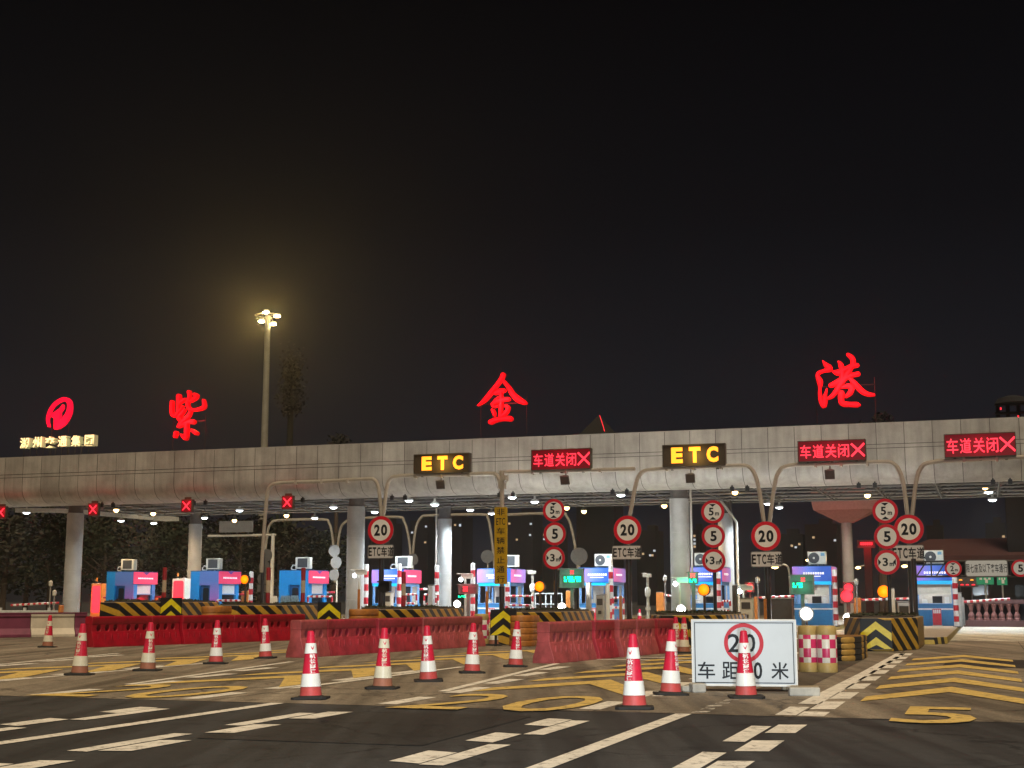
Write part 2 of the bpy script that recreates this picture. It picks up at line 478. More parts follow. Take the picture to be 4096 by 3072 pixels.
class MB:
    def __init__(s):
        s.v, s.f, s.mi = [], [], []

    def add(s, vs, fs, mi=0):
        o = len(s.v)
        s.v += [tuple(v) for v in vs]
        s.f += [[o + i for i in f] for f in fs]
        s.mi += [mi] * len(fs)
        return s

    def box(s, c, z, mi=0, rot=0.0, tilt=0.0):
        cx, cy, cz = c
        hx, hy, hz = z[0] / 2, z[1] / 2, z[2] / 2
        R = Matrix.Rotation(rot, 3, 'Z') @ Matrix.Rotation(tilt, 3, 'X')
        vs = []
        for x, y, q in ((-1, -1, -1), (1, -1, -1), (1, 1, -1), (-1, 1, -1), (-1, -1, 1), (1, -1, 1), (1, 1, 1), (-1, 1, 1)):
            p = R @ Vector((x * hx, y * hy, q * hz))
            vs.append((cx + p.x, cy + p.y, cz + p.z))
        return s.add(vs, [(0, 3, 2, 1), (4, 5, 6, 7), (0, 1, 5, 4), (1, 2, 6, 5), (2, 3, 7, 6), (3, 0, 4, 7)], mi)

    def cyl(s, p0, p1, r0, r1=None, n=16, mi=0, caps=True):
        r1 = r0 if r1 is None else r1
        p0, p1 = Vector(p0), Vector(p1)
        ax = (p1 - p0).normalized()
        a = ax.orthogonal().normalized()
        b = ax.cross(a)
        vs = []
        for p, r in ((p0, r0), (p1, r1)):
            for i in range(n):
                g = 2 * math.pi * i / n
                vs.append(p + a * (r * math.cos(g)) + b * (r * math.sin(g)))
        fs = [(i, (i + 1) % n, n + (i + 1) % n, n + i) for i in range(n)]
        if caps:
            fs += [tuple(range(n - 1, -1, -1)), tuple(range(n, 2 * n))]
        return s.add(vs, fs, mi)

    def lathe(s, prof, n=24, mis=None, c=(0, 0, 0), cap=True):
        vs = []
        for r, z in prof:
            for i in range(n):
                g = 2 * math.pi * i / n
                vs.append((c[0] + r * math.cos(g), c[1] + r * math.sin(g), c[2] + z))
        for j in range(len(prof) - 1):
            fs = [(j * n + i, j * n + (i + 1) % n, (j + 1) * n + (i + 1) % n, (j + 1) * n + i) for i in range(n)]
            o = len(s.v)
            if j == 0:
                base = o
                s.v += vs
            s.f += [[base + k for k in f] for f in fs]
            s.mi += [mis[j] if mis else 0] * n
        if cap:
            s.f.append([base + i for i in range(n - 1, -1, -1)]); s.mi.append(mis[0] if mis else 0)
            k = (len(prof) - 1) * n
            s.f.append([base + k + i for i in range(n)]); s.mi.append(mis[-1] if mis else 0)
        return s

    def tube(s, path, r, n=10, mi=0):
        P = [Vector(p) for p in path]
        vs = []
        up = Vector((0, 0, 1))
        prev = None
        for i, p in enumerate(P):
            tdir = (P[min(i + 1, len(P) - 1)] - P[max(i - 1, 0)]).normalized()
            if prev is None:
                a = tdir.orthogonal().normalized()
            else:
                a = (prev - tdir * prev.dot(tdir)).normalized()
            prev = a
            b = tdir.cross(a)
            rr = r[i] if isinstance(r, (list, tuple)) else r
            for k in range(n):
                g = 2 * math.pi * k / n
                vs.append(p + a * (rr * math.cos(g)) + b * (rr * math.sin(g)))
        fs = []
        for j in range(len(P) - 1):
            fs += [(j * n + i, j * n + (i + 1) % n, (j + 1) * n + (i + 1) % n, (j + 1) * n + i) for i in range(n)]
        fs += [tuple(range(n - 1, -1, -1)), tuple((len(P) - 1) * n + i for i in range(n))]
        return s.add(vs, fs, mi)

    def prism(s, poly, y0, y1, mi=0, mi_side=None):
        """polygon in the x,z plane (counter-clockwise from the front), pushed from y0 (front) to y1 (back)"""
        n = len(poly)
        vs = [(x, y0, z) for x, z in poly] + [(x, y1, z) for x, z in poly]
        s.add(vs, [tuple(range(n)), tuple(range(2 * n - 1, n - 1, -1))], mi)
        o = len(s.v) - 2 * n
        for i in range(n):
            k = (i + 1) % n
            s.f.append([o + i, o + n + i, o + n + k, o + k]); s.mi.append(mi if mi_side is None else mi_side)
        return s

    def slab(s, poly, z0, z1, mi=0, mi_side=None):
        """polygon in the x,y plane, raised from z0 to z1"""
        n = len(poly)
        vs = [(x, y, z0) for x, y in poly] + [(x, y, z1) for x, y in poly]
        o = len(s.v)
        s.add(vs, [tuple(range(n - 1, -1, -1)), tuple(range(n, 2 * n))], mi)
        for i in range(n):
            k = (i + 1) % n
            s.f.append([o + i, o + k, o + n + k, o + n + i]); s.mi.append(mi if mi_side is None else mi_side)
        return s

    def text(s, body, cx, cz, w, h, y, mi=0, bold=0.0, depth=0.0, mi_side=None):
        vs, fs = text_geo(body, bold)
        P = [(cx + a * w, y, cz + b * h) for a, b in vs]
        s.add(P, fs, mi)
        if depth:
            ed = {}
            for f in fs:
                for i in range(len(f)):
                    a, b = f[i], f[(i + 1) % len(f)]
                    if (b, a) in ed:
                        del ed[(b, a)]
                    else:
                        ed[(a, b)] = 1
            o = len(s.v)
            s.v += [(x, yy + depth, z) for x, yy, z in P]
            base = o - len(P)
            for a, b in ed:
                s.f.append([base + b, base + a, o + a, o + b]); s.mi.append(mi if mi_side is None else mi_side)
        return s

    def disc(s, cx, cz, r, y, mi=0, r_in=0.0, n=40):
        if r_in:
            vs = []
            for i in range(n):
                g = 2 * math.pi * i / n
                vs += [(cx + r * math.cos(g), y, cz + r * math.sin(g)), (cx + r_in * math.cos(g), y, cz + r_in * math.sin(g))]
            return s.add(vs, [(2 * i, (2 * i + 2) % (2 * n), (2 * i + 3) % (2 * n), 2 * i + 1) for i in range(n)], mi)
        vs = [(cx + r * math.cos(2 * math.pi * i / n), y, cz + r * math.sin(2 * math.pi * i / n)) for i in range(n)]
        return s.add(vs, [tuple(range(n))], mi)

    def build(s, name, mats, parent=None, loc=(0, 0, 0), rz=0.0, smooth=0.6, bev=0.0):
        me = bpy.data.meshes.new(name)
        me.from_pydata(s.v, [], s.f)
        for q in mats if isinstance(mats, (list, tuple)) else [mats]:
            me.materials.append(m[q] if isinstance(q, str) else q)
        me.polygons.foreach_set('material_index', s.mi)
        me.update()
        if smooth:
            me.polygons.foreach_set('use_smooth', [True] * len(me.polygons))
            me.set_sharp_from_angle(angle=smooth)
        o = bpy.data.objects.new(name, me)
        COL.objects.link(o)
        o.location = loc
        o.rotation_euler = (0, 0, rz)
        if parent:
            o.parent = parent
        if bev:
            b = o.modifiers.new('bevel', 'BEVEL')
            b.width = bev; b.segments = 2; b.limit_method = 'ANGLE'
            b.harden_normals = False
        return o


def tag(o, label=None, cat=None, group=None, kind=None):
    if label: o['label'] = label
    if cat: o['category'] = cat
    if group: o['group'] = group
    if kind: o['kind'] = kind
    return o


def thing(name, label, cat, loc=(0, 0, 0), rz=ROT, group=None):
    o = bpy.data.objects.new(name, None)
    COL.objects.link(o)
    o.empty_display_size = 0.2
    o.location = loc
    o.rotation_euler = (0, 0, rz)
    return tag(o, label, cat, group)


def clone(root, loc, rz=ROT, label=None, name=None):
    r = root.copy()
    COL.objects.link(r)
    r.location = loc
    r.rotation_euler = (0, 0, rz)
    if label: r['label'] = label
    for ch in list(root.children):
        c = ch.copy(); COL.objects.link(c); c.parent = r
        for g in list(ch.children):
            q = g.copy(); COL.objects.link(q); q.parent = c
    return r


def light(parent, kind, energy, color, loc, radius=0.15, aim=None, spot=None, blend=.5):
    d = bpy.data.lights.new('lamp_light', kind)
    d.energy = energy
    d.color = color
    d.shadow_soft_size = radius
    if spot:
        d.spot_size = math.radians(spot); d.spot_blend = blend
    o = bpy.data.objects.new('lamp_light', d)
    COL.objects.link(o)
    o.location = loc
    if parent: o.parent = parent
    if aim is not None:
        o.rotation_euler = Vector(aim).to_track_quat('-Z', 'Y').to_euler()
    return o


def smooth_path(P, k=5):
    P = [Vector(p) for p in P]
    out = []
    for i in range(len(P) - 1):
        p0, p1, p2, p3 = P[max(i - 1, 0)], P[i], P[i + 1], P[min(i + 2, len(P) - 1)]
        for j in range(k):
            u = j / k
            out.append(0.5 * ((2 * p1) + (p2 - p0) * u + (2 * p0 - 5 * p1 + 4 * p2 - p3) * u * u + (3 * p1 - p0 - 3 * p2 + p3) * u ** 3))
    out.append(P[-1])
    return out


def brush(mb, pts, y0, y1, mi=0, k=6):
    """a brush stroke: points (x, z, half width) joined into one solid outline"""
    P = [Vector(p) for p in pts]
    S = smooth_path(P, k) if len(P) > 2 else [P[0].lerp(P[1], i / 4) for i in range(5)]
    L, R = [], []
    for i, p in enumerate(S):
        q = S[min(i + 1, len(S) - 1)] - S[max(i - 1, 0)]
        nrm = Vector((-q.y, q.x)).normalized() if (q.x or q.y) else Vector((0, 1))
        w = max(p.z, .004)
        L.append((p.x + nrm.x * w, p.y + nrm.y * w)); R.append((p.x - nrm.x * w, p.y - nrm.y * w))
    def capp(c, d, w):
        a0 = math.atan2(d.y, d.x)
        return [(c.x + w * math.cos(a0 + g), c.y + w * math.sin(a0 + g)) for g in (-1.2, -.75, -.25, .25, .75, 1.2)]
    n = len(S)
    # quads along the stroke plus rounded caps, so that bends never make a bad polygon
    vs, fs = [], []
    for (yy, flip) in ((y0, False), (y1, True)):
        o = len(vs)
        for i in range(n):
            vs += [(L[i][0], yy, L[i][1]), (R[i][0], yy, R[i][1])]
        for i in range(n - 1):
            f = (o + 2 * i, o + 2 * i + 1, o + 2 * i + 3, o + 2 * i + 2)
            fs.append(f[::-1] if flip else f)
    o2 = 2 * n
    for i in range(n - 1):
        fs.append((2 * i, 2 * i + 2, o2 + 2 * i + 2, o2 + 2 * i))
        fs.append((2 * i + 1, o2 + 2 * i + 1, o2 + 2 * i + 3, 2 * i + 3))
    mb.add(vs, fs, mi)
    for c, d in ((S[0], S[0] - S[1]), (S[-1], S[-1] - S[-2])):
        w = max(c.z, .004)
        mb.prism([(c.x + w * math.cos(g * math.pi / 7), c.y + w * math.sin(g * math.pi / 7)) for g in range(14)], y0 + .001, y1 - .001, mi)
# ------------------------------------------------------------------ ground, plaza, markings
def q_(t0, t1, d0, d1):
    return [(t0, d0), (t1, d0), (t1, d1), (t0, d1)]


def sheet(name, polys, mat, z, kind='structure', thick=0.0):
    mb = MB()
    for poly in polys:
        vs = [W(t, d, z) for t, d in poly]
        area = sum(vs[i].x * vs[(i + 1) % len(vs)].y - vs[(i + 1) % len(vs)].x * vs[i].y for i in range(len(vs)))
        if area < 0: vs.reverse()
        mb.add(vs, [tuple(range(len(vs)))])
    return tag(mb.build(name, mat, smooth=0), kind=kind)


g = MB().add([(-1500, -300, 0), (1500, -300, 0), (1500, 2600, 0), (-1500, 2600, 0)], [(0, 1, 2, 3)])
tag(g.build('ground', 'asphalt', smooth=0), kind='structure')
sheet('plaza_pavement', [[(-120, 16.15), (60, 16.15), (60, 125), (-120, 125)]], 'concrete', .004)

sheet('lane_pavement', [[(-120, 48), (40, 48), (40, 104), (-120, 104)]], 'lane_lamplit', .008)  # paler sheet holds canopy lamplight in its colour and bounces it upward
for k_, (ta, tb, da, db, dk) in enumerate(((-1.5, 3.0, 6.2, 9.4, 1), (-7.2, -4.9, 11.8, 15.2, 1), (-13.5, -10.0, 8.0, 12.0, 1), (-3.3, -2.6, 20, 33, 0), (-6.9, -4.9, 24.5, 27, 0), (-.9, 1.0, 29, 33, 1))):
    sheet('road_patch', [[(ta, da), (tb, da + .05), (tb - .04, db), (ta + .05, db - .1)]], 'patch_dark' if dk else 'patch_pale', .0058)
joint = []
white_worn = []
m['worn_paint'] = paint_mat('nearly worn out white paint', (.80, .76, .68), (.13, .105, .08), .50)
for d in (22.5, 28.8, 35.0, 41.2):
    joint.append(q_(-40, 8, d, d + .022))
for t in (.9, -2.1, -4.5, -7.35, -9.75, -12.7):
    joint.append(q_(t, t + .02, 16.2, 47.5))
for k_ in range(7):
    white_worn.append([(-3.33 + RND.uniform(-.03, .03), 16.3 + .5 * k_), (-3.17, 16.32 + .5 * k_ + RND.uniform(0, .1)), (-3.15 + RND.uniform(-.05, .02), 16.6 + .5 * k_), (-3.32, 16.55 + .5 * k_ + RND.uniform(0, .15))])
sheet('worn_white_line', white_worn, 'worn_paint', .0075)
sheet('pavement_joints', joint, 'joint', .0062)
white, yellow = [], []


def q(t0, t1, d0, d1, slant=0.0):
    return [(t0, d0), (t1, d0 + slant), (t1, d1 + slant), (t0, d1)]


for k in range(5):                                       # stepped borders and centre lines of the lanes on the asphalt
    c = -3.38 - 5.27 * k
    white.append(q(c - .095, c + .095, 3.0, 16.1))
    for j in range(-4, 4):
        a = 14.05 + 1.76 * j
        if 4 < a < 15.1:
            white.append(q(c + 1.24, c + 1.53, a, a + .98, .08))
            white.append(q(c - 1.30, c - 1.0, a + .1, a + .95, -.08))
        b = 13.1 + 2.66 * j
        if 3 < b < 15:
            white.append(q(c + .99, c + 1.2, b, b + 1.7))
            white.append(q(c - .98, c - .77, b + .05, b + 1.72))
white.append(q(c := 1.62, 1.9, 3, 16.1))
# solid edge of the right lane with its side dashes on the plaza
white.append([(-2.33, 18.14), (-2.06, 18.12), (-1.99, 26), (-1.95, 36), (-2.18, 36), (-2.23, 26)])
for j in range(8):
    a = 19.15 + 2.23 * j
    white.append(q(-2.06, -1.78, a, a + 1.4, .1))
white += [q(-2.36, -2.12, 16.3, 17.6), q(-2.1, -1.8, 16.25, 16.9), q(-2.08, -1.79, 17.25, 18.6, .1)]
# borders of the other lanes on the plaza
for t0, t1, d1 in ((-7.5, -8.55, 28), (-4.35, -4.55, 36), (-9.9, -9.9, 26), (-12.8, -14.2, 27), (-15.3, -15.6, 26), (-18.2, -20.6, 30), (-20.6, -21.4, 26), (-23.3, -26.5, 31)):
    d0 = 18.9
    white.append([(t0 - .07, d0), (t0 + .08, d0), (t1 + .08, d1), (t1 - .07, d1)])
    sg = 1 if t1 < t0 - .3 else -1
    for j in range(int((d1 - 16.4) / 2.25)):
        a = 16.4 + 2.25 * j
        tt = t0 + (t1 - t0) * max(0, (a - d0)) / (d1 - d0)
        white.append(q(tt + (.11 if sg > 0 else -.38), tt + (.38 if sg > 0 else -.11), a, a + 1.35))
for d in (30.2, 31.6):
    white.append([(-9.0, d), (-4.9, d), (-4.9, d + .25), (-9.0, d + .25)])
sheet('white_road_markings', white, 'white_paint', .008)
lane_c = [-.56, -5.95, -11.3, -16.7]
for k, c in enumerate(lane_c):                           # yellow chevrons pointing along each lane
    hw = 1.13 if k else 1.05
    for j in range(6):
        tip = 22.35 + 2.62 * j + (.2 if k else 0)
        yellow.append([(c - hw, tip - 3.6), (c - hw, tip - 2.65), (c, tip), (c + hw, tip - 2.65), (c + hw, tip - 3.6), (c, tip - 1.3)])
sheet('yellow_chevrons', yellow, 'yellow_paint', .0125)
mb = MB()


def ground_text(s, t0, t1, d0, d1, bold):
    vs, fs = text_geo(s, bold)
    mb.add([W(t0 + (a + .5) * (t1 - t0), d0 + (b + .5) * (d1 - d0), .017) for a, b in vs], fs)


ground_text('5', -1.06, -.16, 15.62, 18.0, .01)
for c0, d0 in ((-5.95, 15.75), (-11.55, 16.2)):
    ground_text('2', c0 - 1.05, c0 - .1, d0, d0 + 2.75, .0)
    ground_text('0', c0 + .18, c0 + 1.2, d0, d0 + 2.75, .0)
tag(mb.build('yellow_speed_numerals', 'yellow_paint', smooth=0), kind='structure')

# toll islands: long kerbed strips, one under each booth
ISL = [-2.12 - 5.19 * k for k in range(9)]
for k, t in enumerate(ISL):
    mb = MB()
    y0 = 44.0
    poly = [(-.95, 50), (-.95, y0 - 50 + 52), (-.6, y0 - 50 + 50.7), (.6, y0 - 50 + 50.7), (.95, y0 - 50 + 52), (.95, 50)]
    poly = [(-.95, 2.2), (-.6, 1.2), (.6, 1.2), (.95, 2.2), (.95, 50), (-.95, 50)]
    mb.slab(poly, 0.0, .22, 0, 1)
    o = mb.build('pavement', ['island_top', 'kerb'], loc=W(t, 42.5), rz=ROT, smooth=0, bev=.02)
    tag(o, kind='structure')

# ------------------------------------------------------------------ canopy
DF = 57.1
can = thing('toll_canopy', 'long pale panelled canopy with rounded front edge on round columns over the toll lanes', 'canopy', W(-20, 62))
P0 = lambda t, d, z: (t + 20, d - 62, z)                 # into the canopy's own frame
prof = [(57.45, 8.40), (57.10, 8.40), (57.10, 7.57), (57.10, 7.56)]
bands = [  # each band is a strip of cladding in (d, z)
    [(57.75, 8.43), (57.10, 8.43), (57.10, 7.56)],
    [(57.105, 7.535), (57.105, 7.40)],
    [(57.10, 7.375), (57.10, 6.92), (57.13, 6.68), (57.22, 6.45), (57.40, 6.25), (57.68, 6.11), (58.05, 6.04), (58.5, 6.02)],
]
mb = MB()
tk = -66.0
idx = 0
while tk < 16:
    w = 1.09
    for bi, band in enumerate(bands):
        off = RND.uniform(-.006, .006)
        g_ = .012
        a, b = tk + g_, tk + w - g_
        if bi == 1:
            a, b = tk + g_ * .6, tk + w - g_ * .6
        vs = []
        for d, z in band:
            vs += [P0(a, d + off, z), P0(b, d + off, z)]
        n = len(band)
        mb.add(vs, [(2 * i, 2 * i + 2, 2 * i + 3, 2 * i + 1) for i in range(n - 1)])
    tk += w
mb.build('cladding', 'fascia', can, smooth=.5)
mb = MB()                                                # dark backing seen through the joints
back = [(57.9, 8.40), (57.14, 8.40), (57.14, 6.92), (57.17, 6.69), (57.26, 6.47), (57.43, 6.28), (57.70, 6.15), (58.05, 6.08), (58.6, 6.06)]
vs = []
for d, z in back:
    vs += [P0(-66, d, z), P0(16, d, z)]
mb.add(vs, [(2 * i, 2 * i + 2, 2 * i + 3, 2 * i + 1) for i in range(len(back) - 1)])
mb.build('joint_backing', 'seam', can, smooth=0)
MB().slab([P0(-66, 57.75, 0)[:2], P0(16, 57.75, 0)[:2], P0(16, 73, 0)[:2], P0(-50, 73, 0)[:2], P0(-66, 63, 0)[:2]], 7.12, 8.3).build('roof_deck', 'deck', can, smooth=0)

# rear beam, its far end curving forward
rear_px = [(60, 2047), (200, 2047), (330, 2053), (420, 2061), (560, 2073), (694, 2082), (800, 2072)]
path = [gnd(x, y, 6.43) for x, y in rear_px]
path = [p for p in path]
path += [(-22, 70.9), (0, 70.9), (16, 70.9)]
path[6] = (path[6][0], 71.0)
mb = MB()
S = smooth_path([(a, b, 0) for a, b in path], 4)
vs = []
for i, p in enumerate(S):
    tdir = (S[min(i + 1, len(S) - 1)] - S[max(i - 1, 0)]).normalized()
    nn = Vector((-tdir.y, tdir.x, 0))
    for o, z in ((0, 6.40), (.35, 6.40), (.35, 6.64), (0, 6.64)):
        pp = p + nn * o
        vs.append(P0(pp.x, pp.y, z))
fs = []
for i in range(len(S) - 1):
    for k in range(4):
        fs.append((4 * i + k, 4 * i + (k + 1) % 4, 4 * i + 4 + (k + 1) % 4, 4 * i + 4 + k))
mb.add(vs, fs)
mb.build('rear_beam', 'beam', can, smooth=.5)

# space frame below the deck
mb = MB()
rows = [58.9 + 2.0 * i for i in range(7)]
tx = [-46 + 2.6 * i for i in range(24)]
for d in rows:
    mb.cyl(P0(-47, d, 6.32), P0(15, d, 6.32), .055, n=6, caps=False)
for i in range(6):
    mb.cyl(P0(-47, rows[i] + 1, 7.0), P0(15, rows[i] + 1, 7.0), .05, n=5, caps=False)
for t in tx:
    mb.cyl(P0(t, rows[0], 6.31), P0(t, rows[-1], 6.31), .05, n=6, caps=False)
for i, t in enumerate(tx[:-1]):
    for j in range(6):
        top = P0(t + 1.3, rows[j] + 1, 7.0)
        for a, b in ((0, 0), (2.6, 0), (0, 2), (2.6, 2)):
            mb.cyl(P0(t + a, rows[j] + b, 6.32), top, .035, n=4, caps=False)
mb.build('roof_truss', 'truss', can, smooth=1.2)
for i in range(26):                                       # purlins just under the deck
    pass
for t in (-43.4, -27.8, -12.4, 3.2):
    for d, r, z1 in ((58.95, .415, 6.02), (70.25, .385, 6.06)):
        if t > 0 and d < 60: z1 = 6.02
        mb = MB()
        prof_c = [(r, 0), (r, 1.35), (r - .008, 1.36), (r - .008, 1.375), (r, 1.385), (r, 2.75), (r - .008, 2.76), (r - .008, 2.775), (r, 2.785),
                  (r, 4.2), (r - .008, 4.21), (r - .008, 4.225), (r, 4.235), (r, z1 - .35), (r - .05, z1 - .3), (r - .07, 7.2)]
        mis = [0] * 13 + [1, 1]
        mb.lathe(prof_c, 40, mis)
        mb.build('column', ['column', 'column_neck'], can, loc=P0(t, d, 0), smooth=.5)
for px, y0, d in ((1744, 2000, 69.6), (2768, 1995, 60), (2950, 1985, 69.6)):
    t, z = at(px, 2250, d)
    mb = MB()
    if px == 2950:
        mb.tube([P0(t - .9, d, 6.5), P0(t - .25, d, 5.6), P0(t, d, 5.2), P0(t, d, .3)], .065, 8)
    else:
        mb.tube([P0(t, d, 6.6), P0(t, d, 3), P0(t, d, .2)], .05, 8)
    mb.build('drain_pipe', 'pole_white', can)

# ------------------------------------------------------------------ lamps under the canopy
def lamp_thing(kind):
    if kind == 'w':
        r = thing('canopy_lamp', '', 'lamp', group='white lamps hanging under the canopy')
        MB().lathe([(.05, .30), (.06, .16), (.20, .10), (.23, 0.0), (.21, 0.0)], 16).build('lamp_housing', 'white_plastic', r)
        MB().lathe([(.02, -.075), (.12, -.055), (.20, .005), (.02, .01)], 16).build('lamp_lens', 'white_lens', r)
        MB().cyl((0, 0, .28), (0, 0, .40), .015, n=6).build('hanger', 'truss', r)
        light(r, 'SPOT', 1900, (.82, .93, 1), (0, 0, -.12), .2, aim=(0, 0, -1), spot=138, blend=.5)
    else:
        r = thing('canopy_lamp', '', 'lamp', group='orange lamps hanging under the canopy')
        MB().lathe([(.05, .30), (.07, .2), (.17, .08), (.18, .02), (.16, .02)], 16).build('lamp_housing', 'truss', r)
        MB().lathe([(.02, -.14), (.09, -.11), (.14, -.03), (.12, .03), (.02, .04)], 16).build('lamp_lens', 'orange_lens', r)
        MB().cyl((0, 0, .28), (0, 0, .40), .015, n=6).build('hanger', 'truss', r)
        light(r, 'SPOT', 900, (1, .66, .30), (0, 0, -.16), .15, aim=(0, 0, -1), spot=162, blend=.35)
    return r


LW = [(106, 2051, 'white lamp beyond the leftmost round column, nearest the left end of the canopy'),
      (484, 2083, 'white lamp hanging low left of the red cross over the second closed lane'),
      (615, 2093, 'white lamp below an orange one, left of the grey gantry board'),
      (817, 2072, 'white lamp just right of the column with a red and white band'),
      (958, 2042, 'white lamp above the grey gantry board behind the left lanes'),
      (1259, 2073, 'white lamp below and right of the red cross nearest the middle'),
      (1334, 2030, 'white lamp left of the column beside the first speed limit sign'),
      (1499, 2049, 'white lamp just above the leftmost speed limit sign'),
      (1636, 2003, 'white lamp high in the roof frame below the left amber sign'),
      (1739, 2019, 'white lamp beside the top of a thin drain pipe'),
      (1881, 2040, 'white lamp left of the tall yellow sign'),
      (1966, 2054, 'white lamp touching the left edge of the tall yellow sign'),
      (2049, 1990, 'white lamp high in the roof frame right of the tall yellow sign'),
      (2139, 2008, 'white lamp left of the leftmost height limit sign'),
      (2483, 1981, 'white lamp left of the gantry leg above the second speed limit sign'),
      (3072, 2015, 'white lamp between the two gantry legs above the third speed limit sign'),
      (3117, 2030, 'white lamp left of the pinkish flared tower'),
      (3970, 2000, 'lowest and whitest of the stacked lamps under the canopy at far right'),
      (3954, 1969, 'middle one of the stacked lamps under the canopy at far right')]
LO = [(465, 2039, 'small orange lamp right of the second red cross'), (613, 2053, 'bright orange lamp between the second and third red crosses'),
      (938, 2081, 'orange lamp in front of the grey gantry board'), (1146, 2061, 'orange lamp directly below the red cross nearest the middle'),
      (2267, 2030, 'orange lamp touching the leftmost height limit sign'), (2336, 2044, 'orange lamp above the air conditioned booth, right of the height limit sign'),
      (2657, 2022, 'orange lamp left of the wide column'), (2940, 1968, 'orange lamp above the slanting drain pipe'),
      (3470, 1980, 'orange lamp above the rightmost height limit sign'), (3940, 1947, 'topmost orange lamp of the stack at far right')]
for lst, kd in ((LW, 'w'), (LO, 'o')):
    proto = lamp_thing(kd)
    for i, (px, py, lab) in enumerate(lst):
        z = 6.12 if py > 1975 else 6.35
        if (px, py) == (1739, 2019): z = 5.85
        t, d = gnd(px, py, z)
        p = W(t, d, z)
        if i == 0:
            proto.location = p
            proto['label'] = lab
        else:
            clone(proto, p, label=lab)

# ------------------------------------------------------------------ rooftop characters
def red_char(name_label, cx, cy, s, ox, oy, strokes, half):
    """strokes traced in crop pixels: s crop pixels per photo pixel, ox/oy the crop's corner"""
    D = 57.9
    t0, z0 = at(cx, cy, D)
    r = thing('roof_character', name_label, 'illuminated letter', W(t0, D, 8.43), group='red brush characters on the canopy roof')
    mb = MB()
    for i, st in enumerate(strokes):
        pts = []
        for x, y, w in st:
            t, z = at(ox + x / s, oy + y / s, D)
            pts.append((t - t0, z - 8.43, w / s / FPX * 62 * .87))
        brush(mb, pts, -.10 - .0023 * i, .10 + .0017 * i, 0)
    mb.build('glowing_face', 'neon_red', r, smooth=.8)
    core = MB()
    for i, st in enumerate(strokes):
        pts = []
        for x, y, w in st:
            t, z = at(ox + x / s, oy + y / s, D)
            pts.append((t - t0, z - 8.43, max(.012, w / s / FPX * 62 * .42)))
        brush(core, pts, -.135 - .0023 * i, -.118 - .0017 * i, 0)
    core.build('lit_core', 'neon_core', r, smooth=.8)
    zb = min(v[2] for v in mb.v) + .5
    for k, sx in enumerate((-half, half)):
        f = MB()
        f.cyl((sx, .16, -.03), (sx, .16, zb + .75), .018, n=8)
        f.box((sx, .16, -.0), (.16, .16, .06))
        f.build('support_post', 'pole_dark', r)
    MB().box((0, .16, zb + .45), (half * 2, .04, .04)).build('support_rail', 'pole_dark', r)
    light(r, 'POINT', 160, (1, .03, .04), (0, -.7, zb + .5), .5)
    return r


zi = [[(315, 500, 60), (312, 640, 62), (322, 800, 62), (400, 850, 55), (500, 730, 40), (600, 600, 14)],
      [(490, 350, 75), (490, 480, 72), (475, 610, 50), (470, 750, 45)],
      [(530, 510, 50), (600, 460, 48), (660, 420, 32)],
      [(750, 245, 62), (768, 350, 45), (725, 470, 55), (722, 590, 55), (780, 680, 52), (900, 700, 45), (1050, 672, 55), (1140, 610, 58), (1125, 450, 36)],
      [(900, 300, 48), (945, 345, 62), (890, 420, 52), (790, 480, 45)],
      [(640, 700, 34), (560, 800, 52), (490, 890, 62), (540, 970, 55)],
      [(790, 760, 45), (735, 860, 52), (630, 960, 55), (540, 1050, 60), (490, 1130, 48)],
      [(500, 1120, 52), (640, 1060, 55), (760, 1010, 55), (860, 1005, 75)],
      [(690, 1050, 55), (690, 1200, 60), (685, 1350, 62), (660, 1440, 50), (560, 1335, 28)],
      [(420, 1285, 55), (400, 1380, 52)], [(835, 1220, 45), (940, 1300, 60)]]
red_char('red brush character 紫, leftmost of the three on the canopy roof', 752, 1660, 6.379, 640, 1530, zi, .9)
jin = [[(790, 290, 62), (755, 380, 60), (650, 525, 52), (480, 740, 58), (340, 905, 50), (190, 1028, 8)],
       [(800, 440, 40), (930, 600, 55), (1020, 750, 68), (1150, 875, 85), (1265, 940, 70), (1330, 965, 35)],
       [(590, 735, 40), (700, 690, 68), (815, 665, 52)], [(740, 700, 38), (745, 900, 42), (735, 1100, 42), (725, 1290, 42)],
       [(545, 985, 42), (700, 905, 55), (920, 870, 50)], [(690, 820, 16), (600, 900, 24), (545, 1000, 38)],
       [(540, 1130, 36), (575, 1200, 46), (585, 1265, 22)], [(545, 1010, 40), (580, 1050, 32), (690, 1035, 15)],
       [(865, 1035, 44), (915, 1075, 46), (865, 1185, 48), (750, 1285, 42)], [(500, 1415, 66), (620, 1365, 62), (800, 1335, 58), (960, 1335, 72)]]
red_char('red brush character 金, shaped like a roof, the middle one on the canopy', 2010, 1590, 5.923, 1880, 1450, jin, 1.1)
